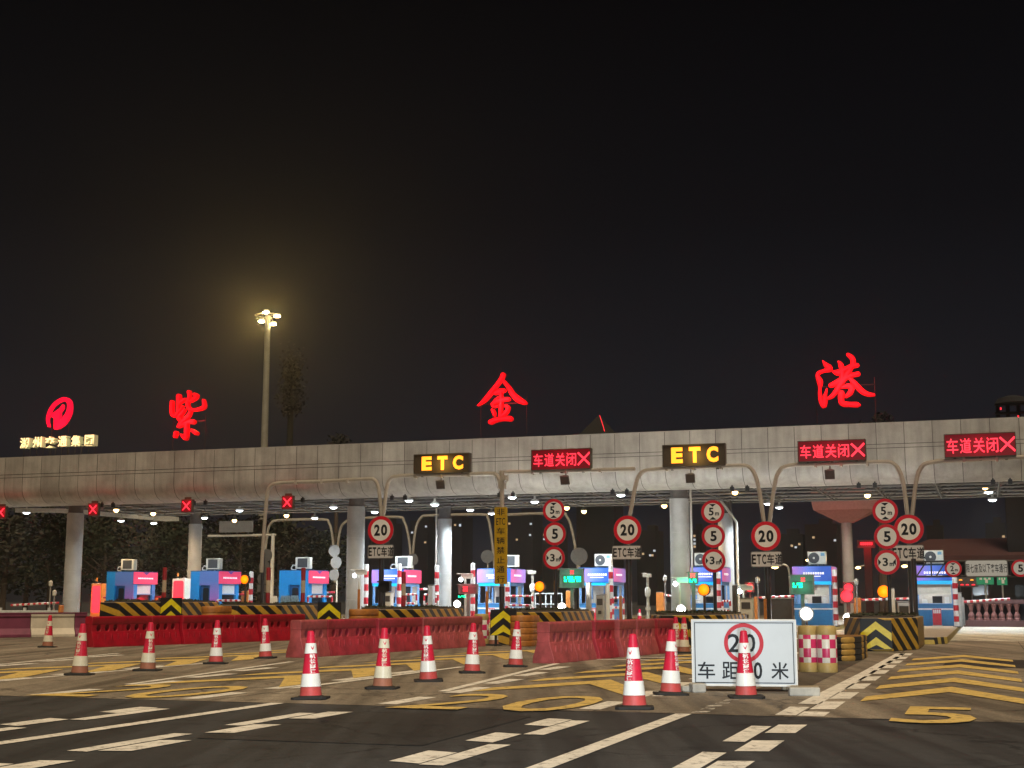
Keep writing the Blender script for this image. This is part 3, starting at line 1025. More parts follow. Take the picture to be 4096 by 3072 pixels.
gang = [[(370, 330, 10), (440, 420, 52), (510, 490, 66), (400, 535, 34), (300, 572, 38), (262, 640, 42), (310, 760, 64), (310, 900, 30), (310, 1000, 36), (335, 1150, 52),
         (385, 1265, 52), (405, 1180, 62), (415, 1070, 38), (455, 910, 12)],
        [(700, 350, 22), (750, 420, 52), (770, 560, 50), (770, 680, 46)], [(605, 560, 36), (690, 572, 62), (820, 510, 44), (980, 440, 54), (1085, 420, 44)],
        [(895, 205, 40), (980, 275, 56), (1000, 370, 52), (960, 470, 46), (880, 600, 52), (815, 700, 55), (720, 830, 50), (640, 970, 46), (560, 1065, 42), (465, 1118, 22)],
        [(535, 840, 46), (620, 805, 55), (780, 710, 50), (950, 640, 46), (1100, 602, 50)], [(940, 700, 36), (1060, 830, 56), (1180, 955, 60), (1300, 1020, 48), (1430, 1035, 28)],
        [(770, 885, 22), (900, 850, 46), (970, 900, 56), (935, 1000, 50), (850, 1075, 26)], [(755, 1005, 64), (750, 1120, 60), (785, 1215, 60), (920, 1235, 50), (1080, 1240, 55), (1130, 1245, 28)]]
red_char('red brush character 港, rightmost and largest of the three on the canopy roof', 3378, 1525, 5.184, 3220, 1380, gang, 1.2)

D = 58.4
t0, z0 = at(240, 1650, D)
lg = thing('roof_emblem', 'glowing red oval emblem with a slanted stroke inside, on the left end of the canopy', 'emblem', W(t0, D, 8.43))
mb = MB()
L = lambda x, y: (lambda a: (a[0] - t0, a[1] - 8.43))(at(x / 5.027, 1550 + y / 5.027, D))
brush(mb, [(*L(x, y), w / 5.027 / FPX * 64 * .8) for x, y, w in
           [(990, 785, 16), (965, 650, 26), (1000, 500, 34), (1080, 365, 38), (1190, 275, 44), (1310, 235, 52), (1395, 290, 58), (1412, 400, 64), (1380, 540, 78), (1290, 680, 92), (1190, 770, 76), (1125, 835, 18)]], -.1, .1)
mb.prism([L(x, y) for x, y in [(1062, 532), (1060, 605), (1106, 612), (1106, 832), (1200, 830), (1222, 640), (1222, 500), (1245, 470), (1282, 420), (1277, 343), (1215, 425)]], -.105, .105)
mb.build('glowing_face', 'neon_pink', lg, smooth=.7)
zb = min(v[2] for v in mb.v)
for sx in (-.55, .45):
    MB().cyl((sx, .16, -.03), (sx, .16, zb + .8), .02, n=8).build('support_post', 'pole_dark', lg)
light(lg, 'POINT', 45, (1, .03, .06), (0, -.7, 1.6), .4)
for i, (ch, x0, x1, y0, y1) in enumerate([('湖', 420, 642, 1005, 1242), ('州', 672, 900, 988, 1222), ('交', 925, 1152, 980, 1225), ('通', 1180, 1408, 972, 1205), ('集', 1448, 1672, 960, 1195), ('团', 1720, 1945, 950, 1187)]):
    cx, cy = (x0 + x1) / 2 / 5.027, 1550 + (y0 + y1) / 2 / 5.027
    t, z = at(cx, cy, D)
    h = (y1 - y0) / 5.027 / FPX * 65
    r = thing('channel_letter', 'glowing cream block character %s in the row below the red emblem' % ch, 'illuminated letter', W(t, D, 8.43), group='cream characters below the emblem')
    MB().text(ch, 0, z - 8.43, h * 1.0, h, -.16, 0, .022, .34, 1).build('letter_face', ['cream_lit', 'cream_side'], r, smooth=0)
    f = MB()
    for sx in (-.2, .2):
        f.cyl((sx, .1, -.03), (sx, .1, z - 8.43), .02, n=6)
    f.build('support_post', 'pole_dark', r)
    light(r, 'POINT', 9, (1, .72, .36), (0, -.5, z - 8.43), .3)

# ------------------------------------------------------------------ high mast lamp and other tall things behind the canopy
D = 118.0
t0, zt = at(1072, 1262, D)
hm = thing('high_mast_lamp', 'tall pale lighting mast with a ring of glaring yellow floodlights behind the canopy', 'light mast', W(t0, D, 0))
mb = MB()
mb.lathe([(.44, 0), (.42, 3), (.40, 12.9), (.36, 13.0), (.26, zt - .4), (.2, zt)], 20)
mb.build('mast', 'mast', hm)
MB().lathe([(1.15, zt - .05), (1.3, zt), (1.15, zt + .06), (1.05, zt)], 24, cap=False).build('lamp_ring', 'gantry', hm)
for px, py in ((1066, 1249), (1111, 1264), (1047, 1285), (1095, 1296)):
    t, z = at(px, py, D)
    dx = t - t0
    f = MB()
    f.box((dx, 0, z + .12), (.42, .40, .26), 0).cyl((dx, 0, z + .1), (dx * .3, 0, zt), .04, n=6)
    h = f.build('floodlight', 'gantry', hm, bev=.03)
    MB().lathe([(.02, -.17), (.27, -.12), (.30, .0), (.02, .02)], 14).build('floodlight_lens', 'mast_lens', h, loc=(dx, -.1, z))
light(hm, 'SPOT', 6200, (1, .68, .20), (0, -.5, zt - .5), .6, aim=(.1, -1, .12), spot=96, blend=.6)

D = 135.0
t0, zt = at(1168, 1425, D)
ct = thing('disguised_antenna_tower', 'dark tall mast with leafy clumps on top, right of the lit lamp mast', 'antenna tower', W(t0, D, 0))
MB().lathe([(.55, 0), (.45, 14), (.2, zt - .5)], 14).build('trunk', 'silhouette', ct)
mb = MB()
for (py, wd, hh) in ((1460, 1.25, 1.9), (1510, .9, 1.4), (1560, 1.5, 1.6), (1625, 1.2, 1.1)):
    zc = at(1168, py, D)[1]
    for _ in range(260):
        p = Vector((RND.gauss(0, wd * .5), RND.gauss(0, wd * .5), zc + RND.gauss(0, hh * .5)))
        a = Vector((RND.gauss(0, 1), RND.gauss(0, 1), RND.gauss(0, 1))).normalized() * .22
        b = a.orthogonal().normalized() * .12
        mb.add([p - a, p + b, p + a, p - b], [(0, 1, 2, 3)])
mb.build('crown', 'silhouette', ct, smooth=0)


# ------------------------------------------------------------------ trees
def leaf_crown(n, rx, ry, rz, z0, size, rnd, lobes=7):
    mb = MB()
    cs = []
    for _ in range(lobes):
        cs.append((Vector((rnd.uniform(-.62, .62) * rx, rnd.uniform(-.62, .62) * ry, z0 + rz + rnd.uniform(-.6, .7) * rz)), rnd.uniform(.34, .62)))
    for _ in range(n):
        c, k = cs[rnd.randrange(lobes)]
        v = Vector((rnd.gauss(0, 1), rnd.gauss(0, 1), rnd.gauss(0, 1))).normalized() * (rnd.random() ** .45)
        p = c + Vector((v.x * rx * k, v.y * ry * k, v.z * rz * k))
        a = Vector((rnd.gauss(0, 1), rnd.gauss(0, 1), rnd.gauss(0, .7))).normalized() * size * rnd.uniform(.6, 1.3)
        b = a.orthogonal().normalized() * size * rnd.uniform(.4, .7)
        mb.add([p - a, p + b, p + a * 1.1, p - b], [(0, 1, 2, 3)])
    return mb


def tree_proto(seed, h, mat):
    rnd = random.Random(seed)
    r = thing('background_tree', '', 'tree', group='dark trees behind the left lanes')
    t = MB()
    t.tube([(0, 0, -.05), (.05, .02, h * .3), (rnd.uniform(-.3, .3), .1, h * .55), (rnd.uniform(-.5, .5), 0, h * .85)], [.24, .18, .11, .04], 8)
    for _ in range(5):
        z = h * rnd.uniform(.3, .6); an = rnd.uniform(0, 6.3); l_ = rnd.uniform(1.2, 2.4)
        t.tube([(0, 0, z), (math.cos(an) * l_ * .5, math.sin(an) * l_ * .5, z + l_ * .35), (math.cos(an) * l_, math.sin(an) * l_, z + l_ * .8)], [.09, .06, .03], 6)
    t.build('trunk', 'bark', r)
    leaf_crown(1500, h * .36, h * .34, h * .40, h * .16, .21, rnd, 11).build('crown', mat, r, smooth=0)
    return r


protos = [tree_proto(3, 9.5, 'leaf'), tree_proto(5, 8.6, 'leaf_warm'), tree_proto(9, 10.2, 'leaf')]
spots = [(-40, 96, 2045), (30, 90, 2030), (120, 101, 2060), (215, 93, 2040), (330, 98, 2050), (425, 91, 2060), (520, 102, 2050), (610, 94, 2045), (700, 100, 2060),
         (800, 92, 2070), (880, 99, 2055), (965, 94, 2060), (1045, 101, 2075), (1125, 96, 2090), (1205, 99, 2110), (1290, 103, 2150)]
where = ['at the left edge of the photo', 'beside the left edge, nearer than its neighbours', 'left of the leftmost column', 'hidden partly by the leftmost column', 'right of the leftmost column',
         'behind the orange toned cabinet', 'behind the leftmost booth', 'above the right end of the leftmost booth', 'left of the column with a red band', 'behind the column with a red band',
         'behind the second booth', 'behind the flashing beacon beside the second booth', 'behind the bare round sign backs', 'left of the third booth', 'behind the third booth', 'last before the dark gap at the first speed limit sign']
used = [False] * 3
for i, (px, d, py) in enumerate(spots):
    k = i % 3
    t, z = at(px, py, d)
    sc = z / (9.2, 8.3, 9.9)[k]
    lab = 'dim green tree ' + where[i]
    if used[k]:
        o = clone(protos[k], W(t, d), RND.uniform(0, 6), lab)
    else:
        o = protos[k]; used[k] = True
        o.location = W(t, d); o['label'] = lab
    o.scale = (sc * 1.15, sc * 1.15, sc)
for px, w, y0, d, lab in ((1348, 2.2, 1712, 112, 'black treetop rising over the canopy right of the lamp mast'), (3500, 2.6, 1628, 95, 'dark treetop rising over the canopy below the red character 港')):
    t, z = at(px, y0, d)
    r = thing('tall_tree', lab, 'tree', W(t, d))
    MB().tube([(0, 0, -.05), (.1, 0, z * .5), (0, .1, z * .9)], [.3, .2, .06], 8).build('trunk', 'bark', r)
    leaf_crown(900, w * .8, w * .8, 1.9, z - 4.1, .17, RND, 8).build('crown', 'silhouette', r, smooth=0)
t, z = at(2396, 1662, 140)
r = thing('pointed_roof_tower', 'dark pointed roof with a red edge line, just above the canopy', 'tower', W(t, 140))
MB().box((0, 0, (z - 2.6) / 2), (4.0, 4.0, z - 2.6)).build('tower_body', 'tower_wall', r, smooth=0)
MB().cyl((0, 0, z - 2.6), (0, 0, z), 2.9, .1, 4).build('roof', 'silhouette', r, smooth=0)
MB().tube([(.1, -.1, z), (.85, -1.3, z - 1.5), (1.0, -1.6, z - 1.9)], .03, 5).build('edge_light', 'red_glow', r)
t, z = at(4050, 1600, 100)
r = thing('lattice_roof_tower', 'dark open frame tower with small red lights at the right edge above the canopy', 'tower', W(t, 100))
mb = MB()
mb.box((0, .3, (z - 2.1) / 2), (1.7, 1.2, z - 2.1))
for sx in (-1.0, -.35, .35, 1.0):
    mb.cyl((sx, 0, z - 2.2), (sx, 0, z - .3), .14, n=6)
for zz in (z - .3, z - .9, z - 2):
    mb.box((0, 0, zz), (2.4, .5, .14))
mb.build('frame', 'tower_wall', r, smooth=0)
MB().lathe([(1.2, z - .25), (1.0, z + .1), (.3, z + .3)], 12).build('roof', 'tower_wall', r)
for sx, zz in ((-.8, z - .6), (.3, z - 1.2), (.9, z - .4), (-.95, z - 1.8)):
    MB().box((sx, -.3, zz), (.10, .05, .16)).build('warning_light', 'red_glow', r, smooth=0)

# ------------------------------------------------------------------ distant city towers
tw = [(1545, 95, 2095, [(0, .8), (3, .3), (-3, .2)]), (1700, 80, 2085, [(2, 1.2), (-3, .5), (4, .1)]), (1830, 90, 2070, [(1, .25), (4, .25), (6, .3)]),
      (2100, 110, 2060, [(-6, .3), (4, .35), (3, 1.1), (-1, 1.4)]), (2220, 70, 2110, [(-2, .2), (-2, .5)]), (2385, 130, 2105, [(-4, .3), (4, .35), (4.9, .35), (-5, .55), (-4.2, .55)]),
      (2600, 80, 2125, [(-1, 1.2), (1, 1.3), (2.5, 1.0), (1.6, 1.3)]), (2790, 40, 2120, [(0, .1), (0, .35), (0, .6), (0, .8)]), (3160, 110, 2140, [(1, .4), (2, .5), (-3, .9), (3, .3)]),
      (3290, 120, 2100, [(-2, .5), (4, .7)]), (3740, 60, 2105, [(0, .6), (.7, .8)]), (3980, 70, 2095, [(2.3, .5)])]
lab = ['narrow dark tower just right of the first speed limit sign', 'dark tower left of the pale green lit column', 'dark tower with three lit windows left of the tall yellow sign',
       'wide dark tower with scattered lit windows right of the tall yellow sign', 'dark tower behind the leftmost height limit sign', 'wide dark tower with a pair of lit windows left of the second speed limit sign',
       'dark tower with low lit windows right of the second speed limit sign', 'thin dark tower with a column of lit windows beside the wide column', 'dark tower right of the third speed limit sign',
       'dark tower left of the pinkish flared tower', 'dark tower with one bright window right of the rightmost speed limit sign', 'dark tower above the white passenger car plate']
for (px, w, py, wins), lb in zip(tw, lab):
    D = 380.0
    t, z = at(px, py, D)
    ww = w / FPX * 385
    r = thing('city_tower', lb, 'tower block', W(t, D), group='dark city towers behind the toll station')
    mb = MB().box((0, 0, z / 2), (ww, 9, z)).box((ww * .1, 1, z + .8), (ww * .4, 4, 1.7))
    mb.build('walls', 'tower_wall', r, smooth=0)
    for k, (x, dz) in enumerate(wins):
        wx = max(-ww / 2 + .6, min(ww / 2 - .6, x))
        MB().box((wx, -4.53, z - 1.4 - dz * 4.2), (.62, .06, .55)).build('lit_window', 'window_lit' if k % 3 else 'window_warm', r, smooth=0)
# ------------------------------------------------------------------ gantries over the lanes
DG = 51.6


def gantry(label, px_path, d, r=.078, group=None, foot=None, mat='gantry', name='lane_gantry'):
    pts = [at(x, y, d) for x, y in px_path]
    t0 = pts[0][0]
    g_ = thing(name, label, 'gantry', W(t0, d, 0), group=group)
    P = smooth_path([(t - t0, 0, z) for t, z in pts], 4)
    MB().tube(P, r, 12).build('tube_frame', mat, g_, smooth=1.0)
    return g_, t0


GN = 'bent tube gantries over the near lanes'
gan = [
    ('bent tube gantry without a sign, left of the first speed limit sign', [(1046, 2290), (1050, 2210), (1062, 2050), (1070, 1975), (1084, 1944), (1125, 1932), (1300, 1925), (1465, 1917), (1497, 1920), (1513, 1950), (1521, 2010), (1526, 2075)]),
    ('bent tube gantry carrying the left amber sign', [(1531, 2075), (1540, 2010), (1547, 1950), (1560, 1918), (1600, 1904), (1790, 1900), (1955, 1895), (1985, 1900), (2000, 1925)]),
    ('straight tube arm carrying the red sign right of the tall yellow sign', [(1998, 1890), (2100, 1887), (2300, 1883), (2540, 1876)]),
    ('bent tube gantry carrying the right amber sign', [(2518, 2070), (2531, 2000), (2543, 1940), (2560, 1898), (2605, 1879), (2780, 1870), (2950, 1862), (2995, 1868), (3020, 1900), (3036, 1960), (3056, 2090)]),
    ('bent tube gantry carrying the red sign between the third and fourth speed limit signs', [(3078, 2090), (3088, 2010), (3098, 1945), (3114, 1890), (3160, 1862), (3330, 1856), (3530, 1848), (3575, 1856), (3601, 1890), (3616, 1950), (3630, 2060)]),
    ('bent tube gantry carrying the rightmost red sign', [(3648, 2060), (3655, 2000), (3664, 1930), (3681, 1875), (3725, 1849), (3900, 1838), (4096, 1828), (4200, 1824), (4260, 1850), (4300, 1930), (4320, 2100), (4325, 2400), (4326, 2560)])]
for lb, p in gan:
    g_, t0 = gantry(lb, p, DG, group=GN)
    pts = [at(x, y, DG) for x, y in p]
    zbar = max(z for t, z in pts)
    xs = [t - t0 for t, z in pts if z > zbar - .25]
    for k in range(3):
        x = xs[0] + (xs[-1] - xs[0]) * (k + 1) / 4
        MB().box((x, -.02, zbar - .05), (.10, .20, .17)).build('clamp', 'gantry', g_, smooth=0, bev=.01)
FG = 'thin gantries on the far side of the canopy'
for lb, p in (('thin far gantry left of the third booth, nearest the grey board', [(1058, 2280), (1062, 2200), (1072, 2120), (1085, 2093), (1115, 2081), (1290, 2078), (1315, 2092), (1327, 2130), (1337, 2220), (1340, 2330)]),
              ('thin far gantry partly hidden by the column beside the first speed limit sign', [(1343, 2330), (1350, 2200), (1362, 2115), (1385, 2086), (1420, 2075), (1590, 2068), (1615, 2085), (1628, 2120), (1640, 2195), (1644, 2300)]),
              ('thin far gantry in front of the pale green lit column', [(1648, 2300), (1653, 2195), (1664, 2110), (1685, 2070), (1720, 2062), (1925, 2058), (1950, 2072), (1960, 2110), (1972, 2200), (1980, 2300)]),
              ('thin far gantry behind the tall yellow sign and the leftmost height limit sign', [(1990, 2300), (1995, 2200), (2003, 2110), (2020, 2066), (2050, 2058), (2240, 2053), (2265, 2065), (2285, 2110), (2305, 2220), (2314, 2330)])):
    g_, t0 = gantry(lb, p, 84, .085, FG, name='far_gantry')
    MB().box((0, 0, .3), (.3, .3, .6)).build('foot', 'planter', g_)

# big grey board on a post behind the left lanes
t, z = at(1092, 2150, 80)
bd = thing('gantry_board', 'blank grey board on a horizontal arm and pale post behind the left lanes', 'road sign', W(t, 80))
MB().cyl((0, 0, 0), (0, 0, z + .25), .14, .12, 12).build('post', 'pole_white', bd)
a, za = at(832, 2144, 80)
MB().cyl((a - t, 0, za), (0.2, 0, za), .07, n=8).build('arm', 'pole_white', bd)
x0, zt = at(882, 2086, 80); x1, zb = at(1015, 2128, 80)
f = MB().box(((x0 + x1) / 2 - t, -.1, (zt + zb) / 2), (x1 - x0, .08, zt - zb))
for k in range(3):
    f.box((x0 - t + (x1 - x0) * (k + .5) / 3, 0, (zt + za) / 2), (.07, .08, zt - za))
f.build('board', 'sign_back', bd, smooth=0)


# ------------------------------------------------------------------ LED signs on the gantries
def led_sign(label, x0, x1, y0, y1, kind, group):
    t0, zt = at(x0, y0, DG); t1, zb = at(x1, y1, DG)
    w, h = t1 - t0, zt - zb
    r = thing('led_sign', label, 'LED sign', W((t0 + t1) / 2, DG, zb), group=group)
    mb = MB().box((0, 0, h / 2), (w, .26, h), 0)
    for sx in (-.36, 0, .36):
        mb.box((sx * w, 0, -.06), (.09, .12, .14), 0)
    for s in (-1, 1):
        mb.box((0, -.16, h / 2 + s * (h / 2 - .012)), (w, .07, .024), 0)
        mb.box((s * (w / 2 - .012), -.16, h / 2), (.024, .07, h - .05), 0)
    mb.build('case', 'led_case', r, smooth=0)
    lt = MB()
    if kind == 'etc':
        for ch, c in zip('ETC', (-.27, .015, .295)):
            lt.text(ch, c * w, h * .52, w * .185, h * .72, -.134, 0, .055)
        lt.build('lit_letters', 'led_amber', r, smooth=0)
        light(r, 'POINT', 28, (1, .55, .10), (0, -.55, h * .5), .3)
    else:
        MB().box((0, -.132, h / 2), (w - .05, .004, h - .05)).build('lit_face', 'led_red_face', r, smooth=0)
        for i, ch in enumerate('车道关闭'):
            lt.text(ch, (-.385 + .187 * i) * w, h * .49, w * .160, h * .64, -.139, 0, .008)
        for a in (.78, -.78):
            lt.box((.385 * w, -.139, h * .5), (.05, .002, .05), 0)
        c, s = .385 * w, h * .30
        for k in (-1, 1):
            e_ = .026
            lt.prism([(c - s * k - e_ * k, h / 2 - s + (e_ if k > 0 else -e_) * k), (c - s * k + e_ * k, h / 2 - s - e_), (c + s * k + e_ * k, h / 2 + s - e_), (c + s * k - e_ * k, h / 2 + s + e_)][::k], -.1395 - .001 * k, -.1385 - .001 * k)
        lt.build('lit_characters', 'led_red', r, smooth=0)
        light(r, 'POINT', 22, (1, .02, .04), (0, -.6, h * .5), .3)
    return r


led_sign('amber ETC letters on the gantry left of the tall yellow sign', 1662, 1882, 1820, 1890, 'etc', 'LED signs on the gantries')
led_sign('amber ETC letters on the gantry above the wide column, right of the other amber one', 2653, 2905, 1783, 1862, 'etc', 'LED signs on the gantries')
led_sign('red lane closed sign right of the tall yellow sign, leftmost of the three red ones', 2130, 2367, 1802, 1876, 'red', 'LED signs on the gantries')
led_sign('red lane closed sign with a cross, the one below the red character 港', 3192, 3466, 1767, 1842, 'red', 'LED signs on the gantries')
led_sign('red lane closed sign with a cross, rightmost, near the right edge of the photo', 3775, 4066, 1740, 1824, 'red', 'LED signs on the gantries')

for px, py, lb in ((1765, 1940, 'tilted black antenna plate hanging under the left amber sign'), (2262, 1922, 'black antenna plate hanging under the leftmost red lane closed sign'),
                   (2763, 1914, 'black antenna plate hanging under the right amber sign'), (3320, 1899, 'black antenna plate hanging under the middle red lane closed sign')):
    t, z = at(px, py, DG)
    zt = at(px, py - 48, DG)[1]
    r = thing('antenna_plate', lb, 'antenna', W(t, DG, z), group='antenna plates under the gantries')
    MB().box((0, -.1, 0), (.36, .07, .36), rot=0, tilt=.35).build('panel', 'kiosk_dark', r, bev=.02)
    MB().cyl((0, -.02, .1), (0, 0, zt - z), .025, n=8).box((0, -.02, .18), (.2, .05, .05)).build('hanger', 'truss', r)

# red cross signals below the canopy edge
for i, (px, py, lb) in enumerate(((8, 2050, 'red cross light under the canopy, cut by the left edge of the photo'), (377, 2038, 'red cross light under the canopy just right of the leftmost column'),
                                  (750, 2024, 'red cross light under the canopy above the column with a red band'), (1153, 2010, 'red cross light under the canopy nearest the first speed limit sign'))):
    t, z = at(px, py, 56.8)
    r = thing('lane_cross_light', lb, 'lane signal', W(t, 56.8, z), group='red cross lights under the left of the canopy')
    MB().box((0, 0, 0), (.58, .2, .62)).box((0, .02, .36), (.34, .08, .12)).build('case', 'led_case', r, smooth=0, bev=.015)
    mb = MB().box((0, -.103, 0), (.54, .004, .58))
    mb.build('lit_face', 'led_red_face', r, smooth=0)
    mb = MB()
    for s in (-1, 1):
        mb.prism([(-.19 * s - .036, -.2), (-.19 * s + .036, -.2), (.19 * s + .036, .2), (.19 * s - .036, .2)], -.112 - .001 * s, -.108 - .001 * s)
    mb.build('lit_cross', 'led_red', r, smooth=0)
    light(r, 'POINT', 14, (1, .02, .03), (0, -.35, .1), .2)


# ------------------------------------------------------------------ round and plate signs
def round_face(mb, cx, cz, R, kind, y):
    """0 white, 1 red, 2 black, 3 back"""
    mb.cyl((cx, y + .03, cz), (cx, y + .004, cz), R, n=40, mi=3)
    mb.disc(cx, cz, R * .985, y, 1, R * .745)
    mb.disc(cx, cz, R * .745, y, 0)
    yy = y - .003
    if kind == '20':
        mb.text('2', cx - R * .27, cz, R * .45, R * .80, yy, 2, .04)
        mb.text('0', cx + R * .27, cz, R * .48, R * .80, yy, 2, .04)
    elif kind == '5':
        mb.text('5', cx + R * .03, cz, R * .54, R * .86, yy, 2, .03)
    else:
        mb.text(kind[0], cx - R * .13, cz + R * .02, R * .42, R * .66, yy, 2, .025)
        mb.text('m', cx + R * .36, cz - R * .18, R * .34, R * .27, yy, 2, .035)
        for s in (-1, 1):
            if kind.endswith('h'):     # height limit: wedges above and below
                p = [(cx - R * .30, cz + s * R * .66), (cx + R * .30, cz + s * R * .66), (cx, cz + s * R * .42)]
            else:
                p = [(cx + s * R * .68, cz - R * .27), (cx + s * R * .68, cz + R * .27), (cx + s * R * .45, cz)]
            ar = sum(p[i][0] * p[(i + 1) % 3][1] - p[(i + 1) % 3][0] * p[i][1] for i in range(3))
            if ar < 0: p.reverse()
            mb.add([(a, yy, b) for a, b in p], [(0, 1, 2)], 2)


SM = ['sign_white', 'sign_red', 'sign_black', 'sign_back', 'sign_grey']


def rounded(cx, cz, w, h, r, n=5):
    out = []
    for sx, sz, a0 in ((1, -1, -90), (1, 1, 0), (-1, 1, 90), (-1, -1, 180)):
        for k in range(n + 1):
            g = math.radians(a0 + 90 * k / n)
            out.append((cx + sx * (w / 2 - r) + r * math.cos(g), cz + sz * (h / 2 - r) + r * math.sin(g)))
    return out


D20 = 51.2
for (cx, cy, dia), (x0, x1, y0, y1), lb in (((1528, 2121, 106), (1477, 1579, 2180, 2234), 'round red ringed 20 sign over an ETC lane plate, leftmost, beside a round column'),
                                            ((2513, 2120, 114), (2452, 2568, 2183, 2238), 'round 20 sign over an ETC lane plate, above the right red barrier row'),
                                            ((3066, 2145, 122), (3005, 3131, 2207, 2268), 'round 20 sign over an ETC lane plate, hung lowest, above the white roadside board'),
                                            ((3636, 2117, 124), (3565, 3699, 2181, 2245), 'round 20 sign over an ETC lane plate, half behind a stack of round signs')):
    t, z = at(cx, cy, D20)
    r = thing('speed_limit_sign', lb, 'road sign', W(t, D20), group='speed limit signs on posts')
    ppm = FPX / 1.0
    R = abs(at(cx + dia / 2, cy, D20)[0] - t) * .98
    mb = MB(); round_face(mb, 0, z, R, '20', -.14)
    mb.build('round_face', SM, r, smooth=0)
    a0, zt = at(x0, y0, D20); a1, zb = at(x1, y1, D20)
    mb = MB()
    mb.prism(rounded((a0 + a1) / 2 - t, (zt + zb) / 2, a1 - a0, zt - zb, .06), -.14, -.11, 3)
    mb.prism(rounded((a0 + a1) / 2 - t, (zt + zb) / 2, a1 - a0 - .05, zt - zb - .05, .05), -.143, -.139, 4)
    for i, ch in enumerate('ETC'):
        mb.text(ch, (a0 + a1) / 2 - t + (-.40 + .165 * i) * (a1 - a0), (zt + zb) / 2, (a1 - a0) * .135, (zt - zb) * .64, -.146, 2, .03)
    for i, ch in enumerate('车道'):
        mb.text(ch, (a0 + a1) / 2 - t + (.14 + .26 * i) * (a1 - a0), (zt + zb) / 2, (a1 - a0) * .235, (zt - zb) * .72, -.146, 2, .022)
    mb.build('lane_plate', SM, r, smooth=0)
    MB().cyl((0, 0, .2), (0, 0, zb + .12), .105, n=16).cyl((0, 0, .2), (0, 0, .24), .2, n=16).build('post', 'pole_dark', r)
    MB().cyl((0, 0, zb + .12), (0, 0, z + R * .9), .075, n=12).box((0, -.07, z), (.4, .08, .06)).box((0, -.07, zb + .25), (.4, .08, .06)).build('upper_tube', 'gantry', r)

for pts, lb, post_top in ((((2218, 2042, 88, '5h'), (2222, 2136, 90, '5'), (2219, 2232, 88, '3w')), 'stack of three round limit signs right of the tall yellow sign, leftmost stack', 2270),
                          (((2853, 2048, 94, '5h'), (2855, 2145, 94, '5'), (2857, 2243, 94, '3w')), 'stack of three round limit signs on a black post beside the wide column, middle stack', 2280),
                          (((3541, 2045, 104, '5h'), (3548, 2147, 104, '5'), (3549, 2249, 104, '3w')), 'stack of three round limit signs overlapping the rightmost speed limit sign', 2300)):
    D = 46.6
    t, z = at(pts[1][0], pts[1][1], D)
    r = thing('limit_sign_stack', lb, 'road sign', W(t, D), group='stacks of three round limit signs')
    for px, py, dia, kd in pts:
        a, zz = at(px, py, D)
        R = abs(at(px + dia / 2, py, D)[0] - a)
        mb = MB(); round_face(mb, a - t, zz, R, kd, -.10)
        mb.build('round_face', SM, r, smooth=0)
    MB().cyl((0, 0, .0), (0, 0, at(pts[0][0], pts[0][1], D)[1] + .2), .06, n=12).cyl((0, 0, 0), (0, 0, .05), .18, n=12).build('post', 'pole_dark', r)

# tall yellow sign on its pole
t, zt = at(2008, 2030, 51.3); zb = at(2008, 2336, 51.3)[1]
a0, a1 = at(1983, 2180, 51.3)[0], at(2033, 2180, 51.3)[0]
r = thing('vertical_lane_sign', 'tall narrow yellow sign with black vertical lettering in the middle of the photo', 'road sign', W((a0 + a1) / 2, 51.3))
mb = MB().prism(rounded(0, (zt + zb) / 2, a1 - a0, zt - zb, .05), -.16, -.10, 1)
chars = ['非', 'ETC', '车', '辆', '禁', '止', '通', '行']
for i, ch in enumerate(chars):
    zc = zt - (zt - zb) * (.062 + .125 * i)
    w = a1 - a0
    mb.text(ch, 0, zc, w * (.72 if ch == 'ETC' else .64), (zt - zb) * .090, -.163, 2, .010)
mb.build('sign_panel', ['sign_white', 'sign_yellow', 'sign_black'], r, smooth=0)
MB().cyl((0, 0, zb - .1), (0, 0, at(2003, 1885, 51.3)[1]), .085, n=14).box((0, .02, zt + .9), (.26, .24, .34)).build('upper_tube', 'gantry', r)
MB().cyl((0, 0, .2), (0, 0, zb - .1), .11, n=14).cyl((0, 0, .2), (0, 0, .5), .24, .12, n=14).build('post', 'pole_dark', r)
t2, z2 = at(2012, 1912, 51.3)
MB().box((t2 - (a0 + a1) / 2 + .08, .0, z2), (.16, .3, .2)).tube([(.1, -.1, z2 - .3), (.3, -.1, z2 - .1), (.28, -.1, z2 + .2), (.1, -.1, z2 + .3)], .02, 6).build('cable_box', 'gantry', r)

# bare backs of signs that face the other way
for (px, post, d, discs, lb) in ((1050, 1050, 54, ((1062, 2221, 44), (1052, 2267, 44), (1046, 2315, 42)), 'stack of bare round sign backs on a black post left of the third booth'),
                                 (1340, 1343, 76, ((1334, 2203, 44), (1341, 2250, 44), (1333, 2300, 40)), 'stack of bare round sign backs behind the third booth, against a thin gantry leg')):
    t, z = at(post, 2300, d)
    r = thing('sign_back_stack', lb, 'road sign', W(t, d), group='stacks of bare sign backs')
    for px_, py, dia in discs:
        a, zz = at(px_, py, d)
        R = abs(at(px_ + dia / 2, py, d)[0] - a)
        MB().cyl((a - t, .10, zz), (a - t, .13, zz), R, n=28).build('round_back', 'sign_back', r, smooth=.5)
    if post == 1050:
        a, zz = at(1042, 2353, d)
        MB().box((a - t, .11, zz), (.42, .03, .30)).build('square_back', 'sign_back', r, smooth=0)
        MB().cyl((0, 0, 0), (0, 0, at(1050, 2210, d)[1]), .075, n=12).build('post', 'pole_dark', r)
    else:
        MB().cyl((0, .2, 0), (0, .2, at(1050, 2195, d)[1]), .05, n=12).build('post', 'pole_white', r)
